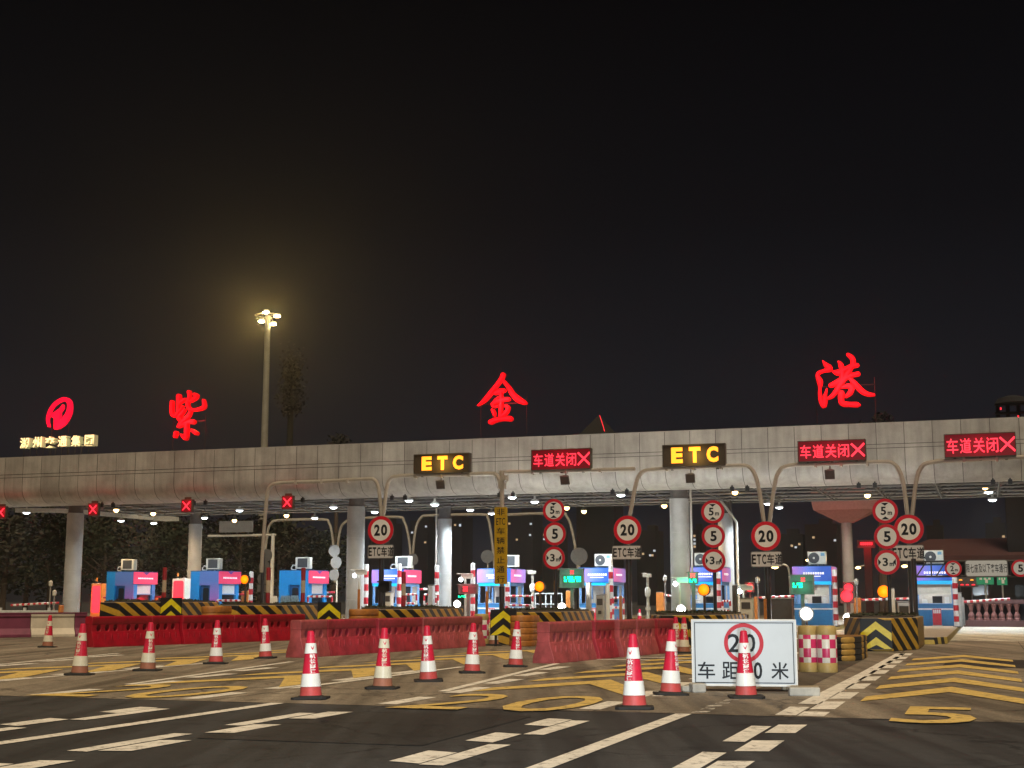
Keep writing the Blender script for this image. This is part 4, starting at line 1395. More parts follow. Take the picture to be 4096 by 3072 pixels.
for px, py, dia, lb in ((1652, 2238, 50, 'bare round sign back behind the fourth booth'), (1950, 2226, 56, 'bare round sign back left of the tall yellow sign'), (2317, 2225, 72, 'large bare round sign back with red reflections above the green display')):
    t, z = at(px, py, 82)
    r = thing('round_sign_back', lb, 'road sign', W(t, 82), group='single bare round sign backs')
    MB().cyl((0, -.05, z), (0, -.02, z), dia / 2 / FPX * 82, n=32).build('round_back', 'sign_back', r, smooth=.5)
    MB().cyl((0, .04, 0), (0, .04, z + .2), .05, n=10).build('post', 'pole_white', r)

# height limit frame on the right with its plates
D = 49.5
t, z = at(3655, 2260, D)
fr = thing('height_limit_frame', 'black tube frame with diagonal braces on the island at right', 'gantry', W(t, D))
zt, zl = at(3700, 2246, D)[1], at(3700, 2306, D)[1]
mb = MB()
xe = at(4300, 2250, D)[0] - t
mb.cyl((0, 0, zt), (xe, 0, zt), .035, n=8).cyl((0, 0, zl), (xe, 0, zl), .035, n=8)
for k in range(8):
    x = xe * (k + .5) / 8
    mb.cyl((x - .25, 0, zl), (x + .1, 0, zt), .025, n=6).cyl((x + .25, 0, zl), (x + .25, 0, zt), .025, n=6)
mb.build('truss_beam', 'pole_dark', fr)
for x in (0, xe):
    MB().cyl((x, 0, .02), (x, 0, zt + .1), .085, n=12).cyl((x, 0, 0), (x, 0, .06), .2, n=12).build('post', 'pole_dark', fr)
for px, py, dia, kd, lb in ((3813, 2275, 69, '2h', 'small round red ringed 2 m height sign left of the white plate at right'), (4081, 2273, 74, '5', 'round red ringed 5 sign cut by the right edge of the photo')):
    a, zz = at(px, py, D)
    r = thing('hung_round_sign', lb, 'road sign', W(a, D, zz), group='round signs hung on the black frame')
    R = abs(at(px + dia / 2, py, D)[0] - a)
    mb = MB(); round_face(mb, 0, 0, R, kd, -.10); mb.build('round_face', ['sign_bright', 'sign_red', 'sign_black', 'sign_back'], r, smooth=0)
    MB().box((0, -.05, 0), (.05, .05, R * 1.2)).build('bracket', 'pole_dark', r, smooth=0)
a0, zt2 = at(3859, 2240, D); a1, zb2 = at(4034, 2307, D)
r = thing('passenger_car_plate', 'wide white rounded plate with a line of black characters at the right', 'road sign', W((a0 + a1) / 2, D, (zt2 + zb2) / 2))
w, h = a1 - a0, zt2 - zb2
mb = MB().prism(rounded(0, 0, w, h, .08), -.11, -.08, 3).prism(rounded(0, 0, w - .06, h - .06, .06), -.114, -.109, 0)
for i, ch in enumerate('限七座及以下客车通行'):
    mb.text(ch, (-.435 + .0966 * i) * w, 0, w * .086, h * .50, -.118, 2, .008)
mb.build('sign_panel', ['sign_bright', 'sign_red', 'sign_black', 'sign_back'], r, smooth=0)
MB().box((0, -.055, 0), (w * .8, .05, .06)).build('bracket', 'pole_dark', r, smooth=0)


# ------------------------------------------------------------------ toll booths
DB, BW, BL, BH = 63.55, 1.66, 2.2, 2.62


def booth_b(label, t, side='pinkviolet', power=75, blind=True):
    r = thing('toll_booth', label, 'toll booth', W(t, DB, .22), group='toll booths under the canopy')
    hw = BW / 2
    # lower walls with white stripe
    mb = MB()
    mb.box((0, .05, .47), (BW, .1, .94), 0)
    mb.box((hw - .05, BL / 2 + .05, .47), (.1, BL - .1, .94), 0)
    mb.box((-hw + .05, BL / 2 + .05, .47), (.1, BL - .1, .94), 0)
    mb.box((0, BL - .05, 1.3), (BW - .2, .1, 2.6), 0)
    mb.box((0, -.004, .72), (BW + .012, .012, .07), 1)
    mb.box((0, -.004, .90), (BW + .012, .012, .02), 2)
    mb.box((hw + .004, BL / 2, .72), (.012, BL, .07), 1)
    mb.build('lower_wall', ['booth_soft', 'white_plastic', 'booth_deep'], r, smooth=0)
    mb = MB()
    for x in (-hw + .05, hw - .05):
        for y in (.05, BL * .5, BL - .16):
            mb.box((x, y, 1.45), (.1, .1, 1.02))
    mb.box((0, .05, .955), (BW - .2, .104, .03)).box((0, .05, 1.87), (BW - .2, .1, .17))
    mb.box((hw - .05, BL / 2, 1.87), (.1, BL - .2, .17)).box((-hw + .05, BL / 2, 1.87), (.1, BL - .2, .17))
    mb.build('window_frame', 'booth_frame', r, smooth=0, bev=.01)
    MB().box((0, -.012, 1.87), (BW + .02, .05, .15)).build('name_band', 'cyan', r, smooth=0, bev=.01)
    hd = MB()
    hd.box((0, -.03, 2.28), (BW + .06, .08, .64), 0)
    for i in range(9):
        hd.box((-.34 + .105 * i, -.074, 2.30), (.075, .006, .10), 1)
    hd.box((.06, -.074, 2.17), (.66, .006, .035), 1)
    hd.build('front_header', ['header_grad', 'header_white'], r, smooth=0)
    hs = MB().box((hw + .01, BL / 2 + .02, 2.28), (.08, BL, .64), 0).box((-hw - .01, BL / 2 + .02, 2.28), (.08, BL, .64), 0)
    for i in range(7):
        hs.box((hw + .053, .5 + .16 * i, 2.30), (.006, .11, .09), 1)
    hs.build('side_header', [side, 'header_white'], r, smooth=0)
    MB().box((0, BL / 2, 2.615), (BW + .05, BL, .05)).build('roof', 'booth_deep', r, smooth=0)
    if blind:
        MB().box((0, .17, 1.60), (BW - .24, .02, .50)).build('blind', 'blind', r, smooth=0)
    else:
        MB().box((-.30, .20, 1.52), (.04, .04, .62)).box((.34, .22, 1.35), (.05, .04, .8)).build('mullion', 'booth_frame', r, smooth=0)
    inn = MB()
    inn.box((0, BL - .13, 1.45), (BW - .22, .03, 1.0), 0).box((0, BL / 2, .93), (BW - .22, BL - .3, .03), 0)
    inn.box((.12, .55, 1.12), (.42, .05, .32), 1).box((-.42, .5, 1.05), (.22, .3, .2), 2).box((.52, .45, 1.1), (.2, .2, .3), 2)
    inn.build('counter', ['room', 'black', 'white_plastic'], r, smooth=0)
    MB().box((hw - .055, BL * .27, 1.45), (.02, BL * .4, .9)).build('side_window', 'glass', r, smooth=0)
    light(r, 'POINT', power, (1, .97, .90), (0, .9, 1.72), .2)
    return r


def booth_a(label, t, grad):
    """booth seen from its door side"""
    r = thing('toll_booth', label, 'toll booth', W(t, DB, .22), group='toll booths under the canopy')
    hw = BW / 2
    mb = MB()
    dx0, dx1 = -.30, .34      # door opening
    mb.box(((-hw + dx0) / 2, .05, 1.3), (dx0 + hw, .1, 2.6), 0)
    mb.box(((hw + dx1) / 2, .05, 1.3), (hw - dx1, .1, 2.6), 1 if grad else 0)
    mb.box(((dx0 + dx1) / 2, .05, 2.24), (dx1 - dx0, .1, .72), 1 if grad else 0)
    mb.box((hw - .05, BL / 2 + .05, .47), (.1, BL - .1, .94), 0)
    mb.box((-hw + .05, BL / 2 + .05, 1.3), (.1, BL - .1, 2.6), 0)
    mb.box((0, BL - .05, 1.3), (BW - .2, .1, 2.6), 0)
    mb.box((hw - .05, .25, 1.45), (.1, .3, 1.02), 0).box((hw - .05, BL - .25, 1.45), (.1, .3, 1.02), 0)
    mb.build('wall', ['booth_blue', grad or 'booth_blue'], r, smooth=0)
    d_ = MB().box(((dx0 + dx1) / 2, .17, .95), (dx1 - dx0, .05, 1.86), 0)
    d_.build('door', 'booth_deep', r, smooth=0)
    MB().prism(rounded((dx0 + dx1) / 2, 1.28, .34, .92, .08), .138, .146).build('door_window', 'glass', r, smooth=0)
    MB().box((dx0 + .09, .11, 1.0), (.04, .07, .12)).build('door_handle', 'steel', r, smooth=0)
    hd = MB().box((hw + .01, BL / 2 + .02, 2.28), (.08, BL + .02, .64), 0)
    for i in range(9):
        hd.box((hw + .053, .45 + .16 * i, 2.27), (.006, .12, .08), 1)
    hd.add([(hw + .053, .85, 2.595), (hw + .053, 1.45, 2.595), (hw + .053, 1.15, 2.44)], [(0, 2, 1)], 2)
    hd.build('side_header', ['pink', 'header_white', 'wedge'], r, smooth=0)
    MB().box((hw - .10, BL / 2, 1.68), (.02, BL - .8, .48)).build('blind', 'blind_white', r, smooth=0)
    MB().box((hw - .05, BL / 2, 1.41), (.08, BL - .8, .04)).box((hw - .05, BL / 2, 1.95), (.1, BL - .8, .03)).build('window_frame', 'booth_frame', r, smooth=0)
    MB().box((hw - .12, BL / 2, 1.18), (.02, BL - .8, .5)).build('side_window', 'glass', r, smooth=0)
    MB().box((0, BL / 2, 2.615), (BW + .05, BL, .05)).build('roof', 'booth_deep', r, smooth=0)
    light(r, 'POINT', 12, (1, .96, .9), (0, 1.1, 2.0), .2)
    return r


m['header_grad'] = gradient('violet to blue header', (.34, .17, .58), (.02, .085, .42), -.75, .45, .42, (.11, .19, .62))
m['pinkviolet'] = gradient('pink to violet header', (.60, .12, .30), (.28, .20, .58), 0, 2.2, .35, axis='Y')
m['door_grad'] = gradient('blue wall with pink print', (.62, .10, .42), (.10, .20, .55), .6, 2.1, .0, (.30, .17, .55), axis='Z')
BT = [at(x, 2450, DB + .3)[0] for x in (487, 826, 1183, 1560, 1984, 2392, 2822, 3256, 3740)]
booth_a('leftmost blue and violet booth with a door facing the road and a pink side header', BT[0], 'door_grad')
booth_a('blue and violet booth with a door beside the column with a red band', BT[1], 'door_grad')
booth_a('plain bright blue booth with a dark door left of the grey column', BT[2], None)
booth_b('booth with violet header front and pink side behind the leftmost speed limit sign', BT[3], 'pink', 40, False)
booth_b('booth half hidden behind the tall yellow sign', BT[4], 'pinkviolet', 18, False)
booth_b('booth with a blue and violet header right of the green display', BT[5], 'pinkviolet', 14, False)
booth_b('booth half hidden behind the wide column and the middle stack of round signs', BT[6], 'pinkviolet', 60)
booth_b('booth with a blue header behind the white roadside board and the glare', BT[7])
booth_b('rightmost booth, brightly lit inside with cream blind and blue lower wall', BT[8])


def ac_unit(label, x, kind, t, z=2.86, d=DB + .7, rz=ROT):
    r = thing('air_conditioner', label, 'air conditioner', W(t + x, d, z), rz=rz, group='air conditioners on the booth roofs')
    MB().box((0, 0, .36), (.82, .32, .58), 0).box((-.3, 0, .035), (.06, .34, .07), 1).box((.3, 0, .035), (.06, .34, .07), 1).build('casing', ['ac', 'ac_dark'], r, smooth=0, bev=.02)
    if kind == 'fan':
        MB().lathe([(.235, 0), (.245, .012), (.19, .02), (.05, .03)], 26).build('fan_grille', 'ac_dark', r, loc=(-.13, -.163, .36)).rotation_euler = (math.pi / 2, 0, 0)
        MB().disc(-.13, .36, .05, -.196).build('fan_hub', 'ac', r, smooth=0)
        MB().box((.26, -.163, .52), (.17, .008, .13)).build('sticker', 'sticker', r, smooth=0)
    else:
        MB().box((0, -.162, .37), (.56, .012, .46)).build('rear_grille', 'ac_dark', r, smooth=0)
        MB().tube(smooth_path([(-.36, 0, .2), (-.62, 0, .25), (-.72, .05, .05), (-.3, .1, .02)]), .03, 8).build('pipe', 'white_plastic', r)
    return r


for (px, i, k, lb) in ((517, 0, 'r', 'grey air conditioner seen from behind on the leftmost booth'), (858, 1, 'r', 'grey air conditioner seen from behind on the booth beside the column with a red band'),
                       (1216, 2, 'r', 'grey air conditioner seen from behind on the plain bright blue booth'), (1616, 3, 'r', 'white framed air conditioner behind the leftmost ETC lane plate'),
                       (2042, 4, 'r', 'air conditioner peeping out right of the tall yellow sign'), (2415, 5, 'fan', 'white air conditioner with black fan left of the second ETC lane plate'),
                       (2815, 6, 'fan', 'air conditioner half hidden by the middle stack of round signs'), (3269, 7, 'fan', 'cream air conditioner with black fan right of the third ETC lane plate'),
                       (3735, 8, 'fan', 'cream air conditioner with dark fan on the rightmost booth')):
    t = at(px, 2240, DB + .7)[0]
    ac_unit(lb, 0, k, t)


# fixture pairs under canopy edge; left ones and inward spots added to light booths
lane_words = ['over the lane left of the leftmost booth', 'over the lane between the two leftmost booths', 'over the lane left of the plain blue booth', 'over the lane at the first speed limit sign',
              'over the lane below the left amber sign', 'over the lane below the leftmost red lane closed sign', 'over the lane below the right amber sign', 'over the lane below the middle red lane closed sign', 'over the lane below the rightmost red lane closed sign']
proto = None
for k in range(9):
    t = -2.12 - 5.19 * (7.5 - k) + .35
    lb = 'pair of small black fixtures with added spots ' + lane_words[k]
    if proto is None:
        proto = thing('twin_fixture_added_spot', lb, 'floodlight', W(t, 57.75, 6.10), group='pairs of fixtures with added spots under the canopy edge')
        for sx in (-.32, .32):
            h_ = MB().box((sx, 0, -.16), (.16, .12, .20)).box((sx, 0, -.03), (.05, .05, .10)).build('fixture_head', 'pole_dark', proto, smooth=0, bev=.01)
            light(proto, 'SPOT', 420, (.86, .95, 1), (sx, .10, -.2), .08, aim=(0, .72, -.7), spot=110, blend=.7)
    else:
        clone(proto, W(t, 57.75, 6.10), label=lb)
# ------------------------------------------------------------------ island noses: planters with hazard sides, arrow panel, crash cushion, hedge
def hedge_leaves(poly_pts, z0, h, n, rnd, size=.07):
    mb = MB()
    xs = [p[0] for p in poly_pts]; ys = [p[1] for p in poly_pts]
    k = 0
    while k < n:
        x, y = rnd.uniform(min(xs), max(xs)), rnd.uniform(min(ys), max(ys))
        inside = False
        for i in range(len(poly_pts)):
            (x1, y1), (x2, y2) = poly_pts[i], poly_pts[i - 1]
            if (y1 > y) != (y2 > y) and x < (x2 - x1) * (y - y1) / (y2 - y1) + x1:
                inside = not inside
        if not inside: continue
        k += 1
        z = z0 + h * rnd.random() ** .6 * (.65 + .35 * math.sin(x * 2.3 + y * 1.7))
        a = Vector((rnd.gauss(0, 1), rnd.gauss(0, 1), rnd.gauss(0, 1))).normalized() * size * rnd.uniform(.6, 1.4)
        b = a.orthogonal().normalized() * size * .6
        p = Vector((x, y, z))
        mb.add([p - a, p + b, p + a, p - b], [(0, 1, 2, 3)])
    return mb


def nose(label, t, d, h=.86, plate=True, length=5.5, hw=1.12, hedge=True, panel_px=0):
    r = thing('island_nose_planter', label, 'planter', W(t, d), group='striped island noses')
    poly = [(-hw, 1.7), (-.40, 0), (.40, 0), (hw, 1.7), (hw, length), (-hw, length)]
    o = MB().slab(poly, 0, h, 0, 1).build('planter_wall', ['planter', 'hazard'], r, smooth=0, bev=.03)
    inner = [(x * .86, .18 + y * .95) for x, y in poly]
    MB().slab(inner, h - .02, h + .05).build('soil', 'bark', r, smooth=0)
    if hedge:
        hedge_leaves(inner, h + .0, .09, 800, RND, .06).build('hedge', 'hedge', r, smooth=0)
    if plate or panel_px:
        ox, oy, zc = 0.0, -.05, h * .5
        if panel_px:
            oy = -1.15
            tt, zc = at(panel_px[0], panel_px[1], d + oy)
            ox = tt - t
            zc = max(zc, .55)
        mb = MB().box((ox, oy, zc), (.80, .03, .74), 1)
        if panel_px:
            mb.box((ox - .25, oy + .04, zc / 2), (.06, .05, zc), 1).box((ox + .25, oy + .04, zc / 2), (.06, .05, zc), 1)
        for z0 in (.34, -.06):
            for s in (-1, 1):
                p = [(0, z0 - .20), (0, z0), (s * .05, z0), (s * .39, z0 - .26), (s * .39, z0 - .46 if z0 > 0 else -.36), (s * .16, max(-.36, z0 - .33))]
                p = [(0, z0 - .20), (0, z0), (s * .39, z0 - .30), (s * .39, max(-.36, z0 - .50))] + ([(s * .20, -.36)] if z0 < 0 else [])
                ar = sum(p[i][0] * p[(i + 1) % len(p)][1] - p[(i + 1) % len(p)][0] * p[i][1] for i in range(len(p)))
                if ar < 0: p.reverse()
                mb.add([(ox + x, oy - .018, zc + z) for x, z in p], [tuple(range(len(p)))], 0)
        mb.build('arrow_panel', ['yellow', 'black'], r, smooth=0)
    return r


m['banded'] = stripes('yellow and black cushion bands', (.46, .27, .06), (.02, .02, .022), (.8, -.6, 0), .62, .5)


def cushion(label, t, d, w, dep, h, mat, ribs=5):
    r = thing('crash_cushion', label, 'crash cushion', W(t, d), group='ribbed crash cushions')
    mb = MB()
    hh = h / ribs
    for k in range(ribs):
        n = 14
        pts = []
        for i in range(n + 1):
            g = math.pi + math.pi * i / n
            pts.append((w / 2 * math.cos(g), dep * .45 + dep * .45 * math.sin(g)))
        pts += [(w / 2, dep), (-w / 2, dep)]
        z = k * hh
        prof_ = [(0, .955), (.10, .99), (.3, 1.0), (.72, 1.0), (.9, .985), (1.0, .955)]
        vs, fs = [], []
        m_ = len(pts)
        for u, s in prof_:
            for x, y in pts:
                vs.append((x * s, dep / 2 + (y - dep / 2) * s, z + u * hh))
        for j in range(len(prof_) - 1):
            fs += [(j * m_ + i, j * m_ + (i + 1) % m_, (j + 1) * m_ + (i + 1) % m_, (j + 1) * m_ + i) for i in range(m_)]
        fs.append(tuple((len(prof_) - 1) * m_ + i for i in range(m_)))
        if k == 0:
            fs.append(tuple(range(m_ - 1, -1, -1)))
        mb.add(vs, fs)
    mb.build('ribbed_body', mat, r, smooth=.5)
    return r


NS = [(-2.74, 37.4, 'rightmost striped island nose with a yellow and black arrow panel', True), (-8.3, 38.6, 'island nose behind the white roadside board, only its hedge showing', True),
      (-13.45, 39.2, 'striped island nose between the middle and the right red barrier rows', True), (-18.55, 40.4, 'striped island nose behind the left end of the middle red barrier row', True),
      (-23.8, 40.6, 'striped island nose behind the right half of the left red barrier row', True), (-28.9, 41.4, 'leftmost striped island nose, above the purple and white barrier', True)]
for i, (t, d, lb, pl) in enumerate(NS):
    nose(lb, t, d, hw=1.12 if i else .97, h=(.86, .90, .97, 1.03, 1.15, 1.25)[i], plate=i < 2, panel_px=(0, 0, (2014, 2490), (1317, 2457), (685, 2436), 0)[i])
cushion('yellow and black banded ribbed crash cushion right of the checkered drums', -3.02, 31.0, .72, 2.4, .52, 'banded', 4)
for i, (px, d, lb) in enumerate(((2068, 37.9, 'orange ribbed crash cushion behind the cones right of the middle barrier row'), (1418, 39.4, 'orange ribbed crash cushion above the left end of the middle barrier row'),
                                 (822, 39.6, 'orange ribbed crash cushion above the middle of the left barrier row'))):
    t = at(px, 2520, d)[0]
    cushion(lb, t, d, .72, 1.0, (.88, 1.04, 1.12)[i], 'orange_dk', 5)


# ------------------------------------------------------------------ red water barriers
def barrier_proto(mat, name='water_barrier'):
    """one plastic barrier 1.12 m long, running along the lane, its long face to the right"""
    r = thing(name, '', 'barrier')
    L_, h = 1.12, .86
    mb = MB()
    hl = L_ / 2 - .008
    # profile across (x) and up, extruded along y
    low = [(-.26, 0), (.26, 0), (.25, .12), (.17, .36), (.15, .44), (-.15, .44), (-.17, .36), (-.25, .12)]
    vs = [(x, -hl, z) for x, z in low] + [(x, hl, z) for x, z in low]
    n = len(low)
    mb.add(vs, [tuple(range(n)), tuple(range(2 * n - 1, n - 1, -1))] + [(i, n + i, n + (i + 1) % n, (i + 1) % n) for i in range(n)])
    top = [(-.14, .63), (.14, .63), (.155, .66), (.15, .83), (.12, h), (-.12, h), (-.15, .83), (-.155, .66)]
    vs = [(x, -hl, z) for x, z in top] + [(x, hl, z) for x, z in top]
    mb.add(vs, [tuple(range(n)), tuple(range(2 * n - 1, n - 1, -1))] + [(i, n + i, n + (i + 1) % n, (i + 1) % n) for i in range(n)])
    # pillars between oval openings
    cy = [-.30, 0, .30]; a, b = .075, .10; zc = .535
    edges = [-hl] + cy + [hl]
    for i in range(4):
        pts = []
        N = 10
        for k in range(N + 1):
            z = zc - b + 2 * b * k / N
            off = a * math.sqrt(max(0, 1 - ((z - zc) / b) ** 2))
            l_ = -hl if i == 0 else cy[i - 1] + off
            r_ = hl if i == 3 else cy[i] - off
            pts.append((l_, r_, z))
        vs, fs = [], []
        for l_, r_, z in pts:
            vs += [(-.145, l_, z), (.145, l_, z), (.145, r_, z), (-.145, r_, z)]
        for k in range(N):
            for e_ in range(4):
                fs.append((4 * k + e_, 4 * k + (e_ + 1) % 4, 4 * k + 4 + (e_ + 1) % 4, 4 * k + 4 + e_))
        mb.add(vs, fs)
    # moulded ribs on the skirt
    for y in (-.36, -.12, .12, .36):
        mb.box((.205, y, .22), (.03, .05, .30), tilt=0)
    mb.build('body', mat, r, smooth=.5, bev=.012)
    return r


def barrier_row(a, b, n, mats, words, group):
    pr = {k: None for k in set(mats)}
    ax, bx = Vector(a), Vector(b)
    ang = math.atan2(-(bx.x - ax.x), bx.y - ax.y)
    for i in range(n):
        c = ax.lerp(bx, (i + .5) / n)
        j = RND.uniform(-.045, .045)
        p = W(c.x + j, c.y)
        rz = ROT + ang + RND.uniform(-.04, .04)
        k = mats[i % len(mats)]
        lb = words(i)
        if pr[k] is None:
            o = barrier_proto(k)
            o['group'] = group
            pr[k] = o
            o.location = p; o.rotation_euler = (0, 0, rz); o['label'] = lb
        else:
            clone(pr[k], p, rz, lb)


ORD = ['nearest', 'second nearest', 'third nearest', 'fourth nearest', 'fifth nearest', 'sixth nearest', 'seventh nearest', 'eighth nearest', 'farthest']
barrier_row((-24.0, 33.4), (-21.8, 42.2), 8, ['barrier_red'], lambda i: ORD[i] + ' red barrier of the left row, beside the purple and white barrier', 'red barriers of the left row')
barrier_row((-15.15, 28.9), (-14.0, 38.0), 8, ['barrier_faded', 'barrier_mid', 'barrier_mid', 'barrier_mid', 'barrier_mid', 'barrier_faded', 'barrier_faded', 'barrier_faded'],
            lambda i: ORD[i] + ' red barrier of the middle row, behind the white banded cones', 'red barriers of the middle row')
barrier_row((-8.85, 27.9), (-7.75, 35.2), 6, ['barrier_faded', 'barrier_faded', 'barrier_mid'], lambda i: ORD[i] + ' faded red barrier of the right row, left of the white roadside board', 'red barriers of the right row')

# purple and white concrete barrier at the left edge
t0, d0 = gnd(342, 2546); t1, d1 = gnd(0, 2551)
a = Vector((t0, d0)); b = Vector((t1, d1))
dirv = (b - a).normalized()
prev = a
for k, (ln, mt, lb) in enumerate(((.46, 'purple', 'short purple end piece of the concrete barrier behind the red barrier row'), (1.58, 'cream', 'cream white piece of the concrete barrier at left'), (5.5, 'purple', 'long purple piece of the concrete barrier cut by the left edge of the photo'))):
    nxt = prev + dirv * ln
    mid = (prev + nxt) / 2
    r = thing('concrete_barrier', lb, 'barrier', W(mid.x, mid.y), ROT + math.atan2(dirv.y, dirv.x) + math.pi, group='purple and white concrete barriers')
    pf = [(-.28, 0), (.28, 0), (.28, .1), (.14, .32), (.11, .70), (.14, .74), (.14, .84), (-.14, .84), (-.14, .74), (-.11, .70), (-.14, .32), (-.28, .1)]
    mb = MB(); n = len(pf); hl = ln / 2 - .01
    vs = [(-hl, y, z) for y, z in pf] + [(hl, y, z) for y, z in pf]
    mb.add(vs, [tuple(range(n - 1, -1, -1)), tuple(range(n, 2 * n))] + [(i, (i + 1) % n, n + (i + 1) % n, n + i) for i in range(n)])
    mb.build('block', mt, r, smooth=.3, bev=.015)
    MB().box((0, 0, .86), (2 * hl, .30, .04)).build('coping', 'purple', r, smooth=0)
    prev = nxt
# white guard rail and boom behind it
t0, z0 = at(-60, 2455, 47); t1, z1 = at(232, 2447, 47)
r = thing('guard_rail', 'white metal guard rail behind the purple and white barrier', 'guard rail', W(t0, 47))
mb = MB().box(((t1 - t0) / 2, 0, z0), (t1 - t0, .05, .28)).box(((t1 - t0) / 2, -.03, z0), (t1 - t0, .03, .10))
mb.build('rail', 'guard', r, smooth=0, bev=.02)
for k in range(3):
    MB().box(((t1 - t0) * (k + .6) / 3, .06, (z0 + .25) / 2), (.10, .08, z0 + .25)).build('post', 'guard', r, smooth=0)


# ------------------------------------------------------------------ traffic cones
def cone_proto(foot, band, rot_text, lettered=True, red='cone_red'):
    r = thing('traffic_cone', '', 'traffic cone', group='traffic cones')
    H_ = .90
    R = lambda z: .150 - (.150 - .045) * (z - .03) / (H_ - .03)
    mb = MB()
    zs = [.03, .165, .166, .335, .336, .60, .601, .735, .736, H_ - .015, H_]
    prof_ = [(R(z) + (.004 if z in (.166, .335, .601, .735) else 0), z) for z in zs[:-1]] + [(.03, H_)]
    mis = [0, 1, 1, 2, 2, 2, 3, 3, 2, 2]
    mis = [0, 1, 1, 1, 2, 2, 3, 3, 2, 2]
    mb.lathe(prof_, 28, mis)
    mb.build('cone_body', [foot, band, red, band], r, smooth=.6)
    bs = MB().slab([(x * .235, y * .235) for x, y in ((-1, -.8), (-.8, -1), (.8, -1), (1, -.8), (1, .8), (.8, 1), (-.8, 1), (-1, .8))], 0, .035)
    bs.lathe([(.19, .03), (.165, .05)], 24)
    bs.build('foot', 'black_rubber', r, smooth=.5, bev=.006)
    if lettered:
        tx = MB()
        for i, ch in enumerate('杭长高速'):
            zc = .565 - .066 * i
            vs, fs = text_geo(ch, .03)
            P_ = []
            for a_, b_ in vs:
                z = zc + b_ * .062
                rr = R(z) + .003
                g = rot_text - math.pi / 2 + a_ * .082 / rr
                P_.append((rr * math.cos(g), rr * math.sin(g), z))
            tx.add(P_, fs)
        tx.build('lettering', band, r, smooth=0)
        mk = MB()
        for k in range(7):
            g0 = rot_text - math.pi / 2 - .25 + k * .08
            z = .69 - .028 * math.sin(k / 6 * math.pi)
            rr = R(z) + .006
            mk.add([(rr * math.cos(g0), rr * math.sin(g0), z + .012), (rr * math.cos(g0), rr * math.sin(g0), z - .012), (rr * math.cos(g0 + .08), rr * math.sin(g0 + .08), z - .012), (rr * math.cos(g0 + .08), rr * math.sin(g0 + .08), z + .012)], [(0, 1, 2, 3)])
        mk.build('red_mark', 'cone_red', r, smooth=0)
    return r


# photo point of the cone's foot, style, facing of its lettering
CN = [(2538, 2836, 'a', -.55, 'tallest red cone with white bands, nearest the camera, left of the white roadside board'),
      (2683, 2780, 'a', .85, 'red cone with white bands close to the left edge of the white roadside board'),
      (2985, 2792, 'a', .05, 'red cone with white bands standing in front of the white roadside board'),
      (1243, 2797, 'a', .45, 'red cone with white bands in front of the nearest barrier of the middle row'),
      (1530, 2756, 'b', .3, 'cone with a dirty brown foot in the line before the middle barrier row'),
      (1714, 2726, 'a', -.35, 'red cone with clean white bands mid-line before the middle barrier row'),
      (1888, 2693, 'a', .3, 'red cone with white bands before the right end of the middle barrier row'),
      (2062, 2668, 'a', .35, 'red cone with white bands before the orange cushion, between two barrier rows'),
      (318, 2701, 'b', -.4, 'cone with a brown middle and foot, leftmost of the line before the left barrier row'),
      (590, 2684, 'b', .5, 'cone with a long brown foot before the left barrier row'),
      (863, 2656, 'a', .0, 'red lettered cone before the middle of the left barrier row'),
      (1062, 2634, 'a', -.1, 'red lettered cone before the right end of the left barrier row'),
      (190, 2590, 'c', -.3, 'red and white cone in front of the cream piece of concrete barrier'),
      (1975, 2582, 'c', -.4, 'smaller red cone beside the checkered drums behind the middle barrier row'),
      (2105, 2578, 'b', .3, 'cone with brown foot behind the red cone before the orange cushion'),
      (2708, 2612, 'c', .2, 'cone in the glare behind the right end of the right barrier row'),
      (2736, 2614, 'b', .2, 'faded cone in the glare just left of the white roadside board'),
      (440, 2530, 'd', 0, 'small cone behind the left barrier row, in front of the leftmost striped nose'),
      (632, 2522, 'd', 0, 'small cone behind the left barrier row beside a pale drum'),
      (802, 2518, 'd', 0, 'small cone behind the left barrier row in front of an orange cushion'),
      (885, 2516, 'd', 0, 'small bright cone behind the left barrier row left of the stripes'),
      (990, 2510, 'd', 0, 'small pale cone behind the left barrier row in front of the stripes'),
      (1166, 2500, 'd', 0, 'small cone behind the right end of the left barrier row'),
      (1237, 2510, 'd', 0, 'small cone behind the gap between the left and middle barrier rows'),
      (1402, 2508, 'd', 0, 'small cone in front of the orange cushion above the middle barrier row'),
      (1463, 2510, 'd', 0, 'small cone at the right end of the orange cushion above the middle barrier row'),
      (1497, 2508, 'd', 0, 'small cone in front of the stripes above the middle barrier row'),
      (1757, 2500, 'd', 0, 'small cone by the kerb below the pale green lit column'),
      (2177, 2545, 'd', 0, 'small cone at the left end of the right barrier row'),
      (2463, 2514, 'd', 0, 'small cone behind the right barrier row below the second speed limit post'),
      (2558, 2514, 'd', 0, 'small cone behind the right end of the right barrier row by the yellow kerb')]
m['lane_pink'] = m['cone_red']
protos_c = {}
for px, py, st, face, lb in CN:
    t, d = gnd(px, py)
    key = (st, round(face, 2))
    if key not in protos_c:
        o = cone_proto({'a': 'cone_base', 'b': 'cone_brown', 'c': 'cone_brown', 'd': 'cone_base'}[st], 'reflect_warm' if st in 'bcd' else 'reflect', face, st != 'd', 'cone_red')
        protos_c[key] = o
        o.location = W(t, d); o['label'] = lb
    else:
        o = clone(protos_c[key], W(t, d), label=lb)
    o.rotation_euler = (RND.uniform(-.035, .035), RND.uniform(-.045, .045), RND.uniform(-.12, .12))

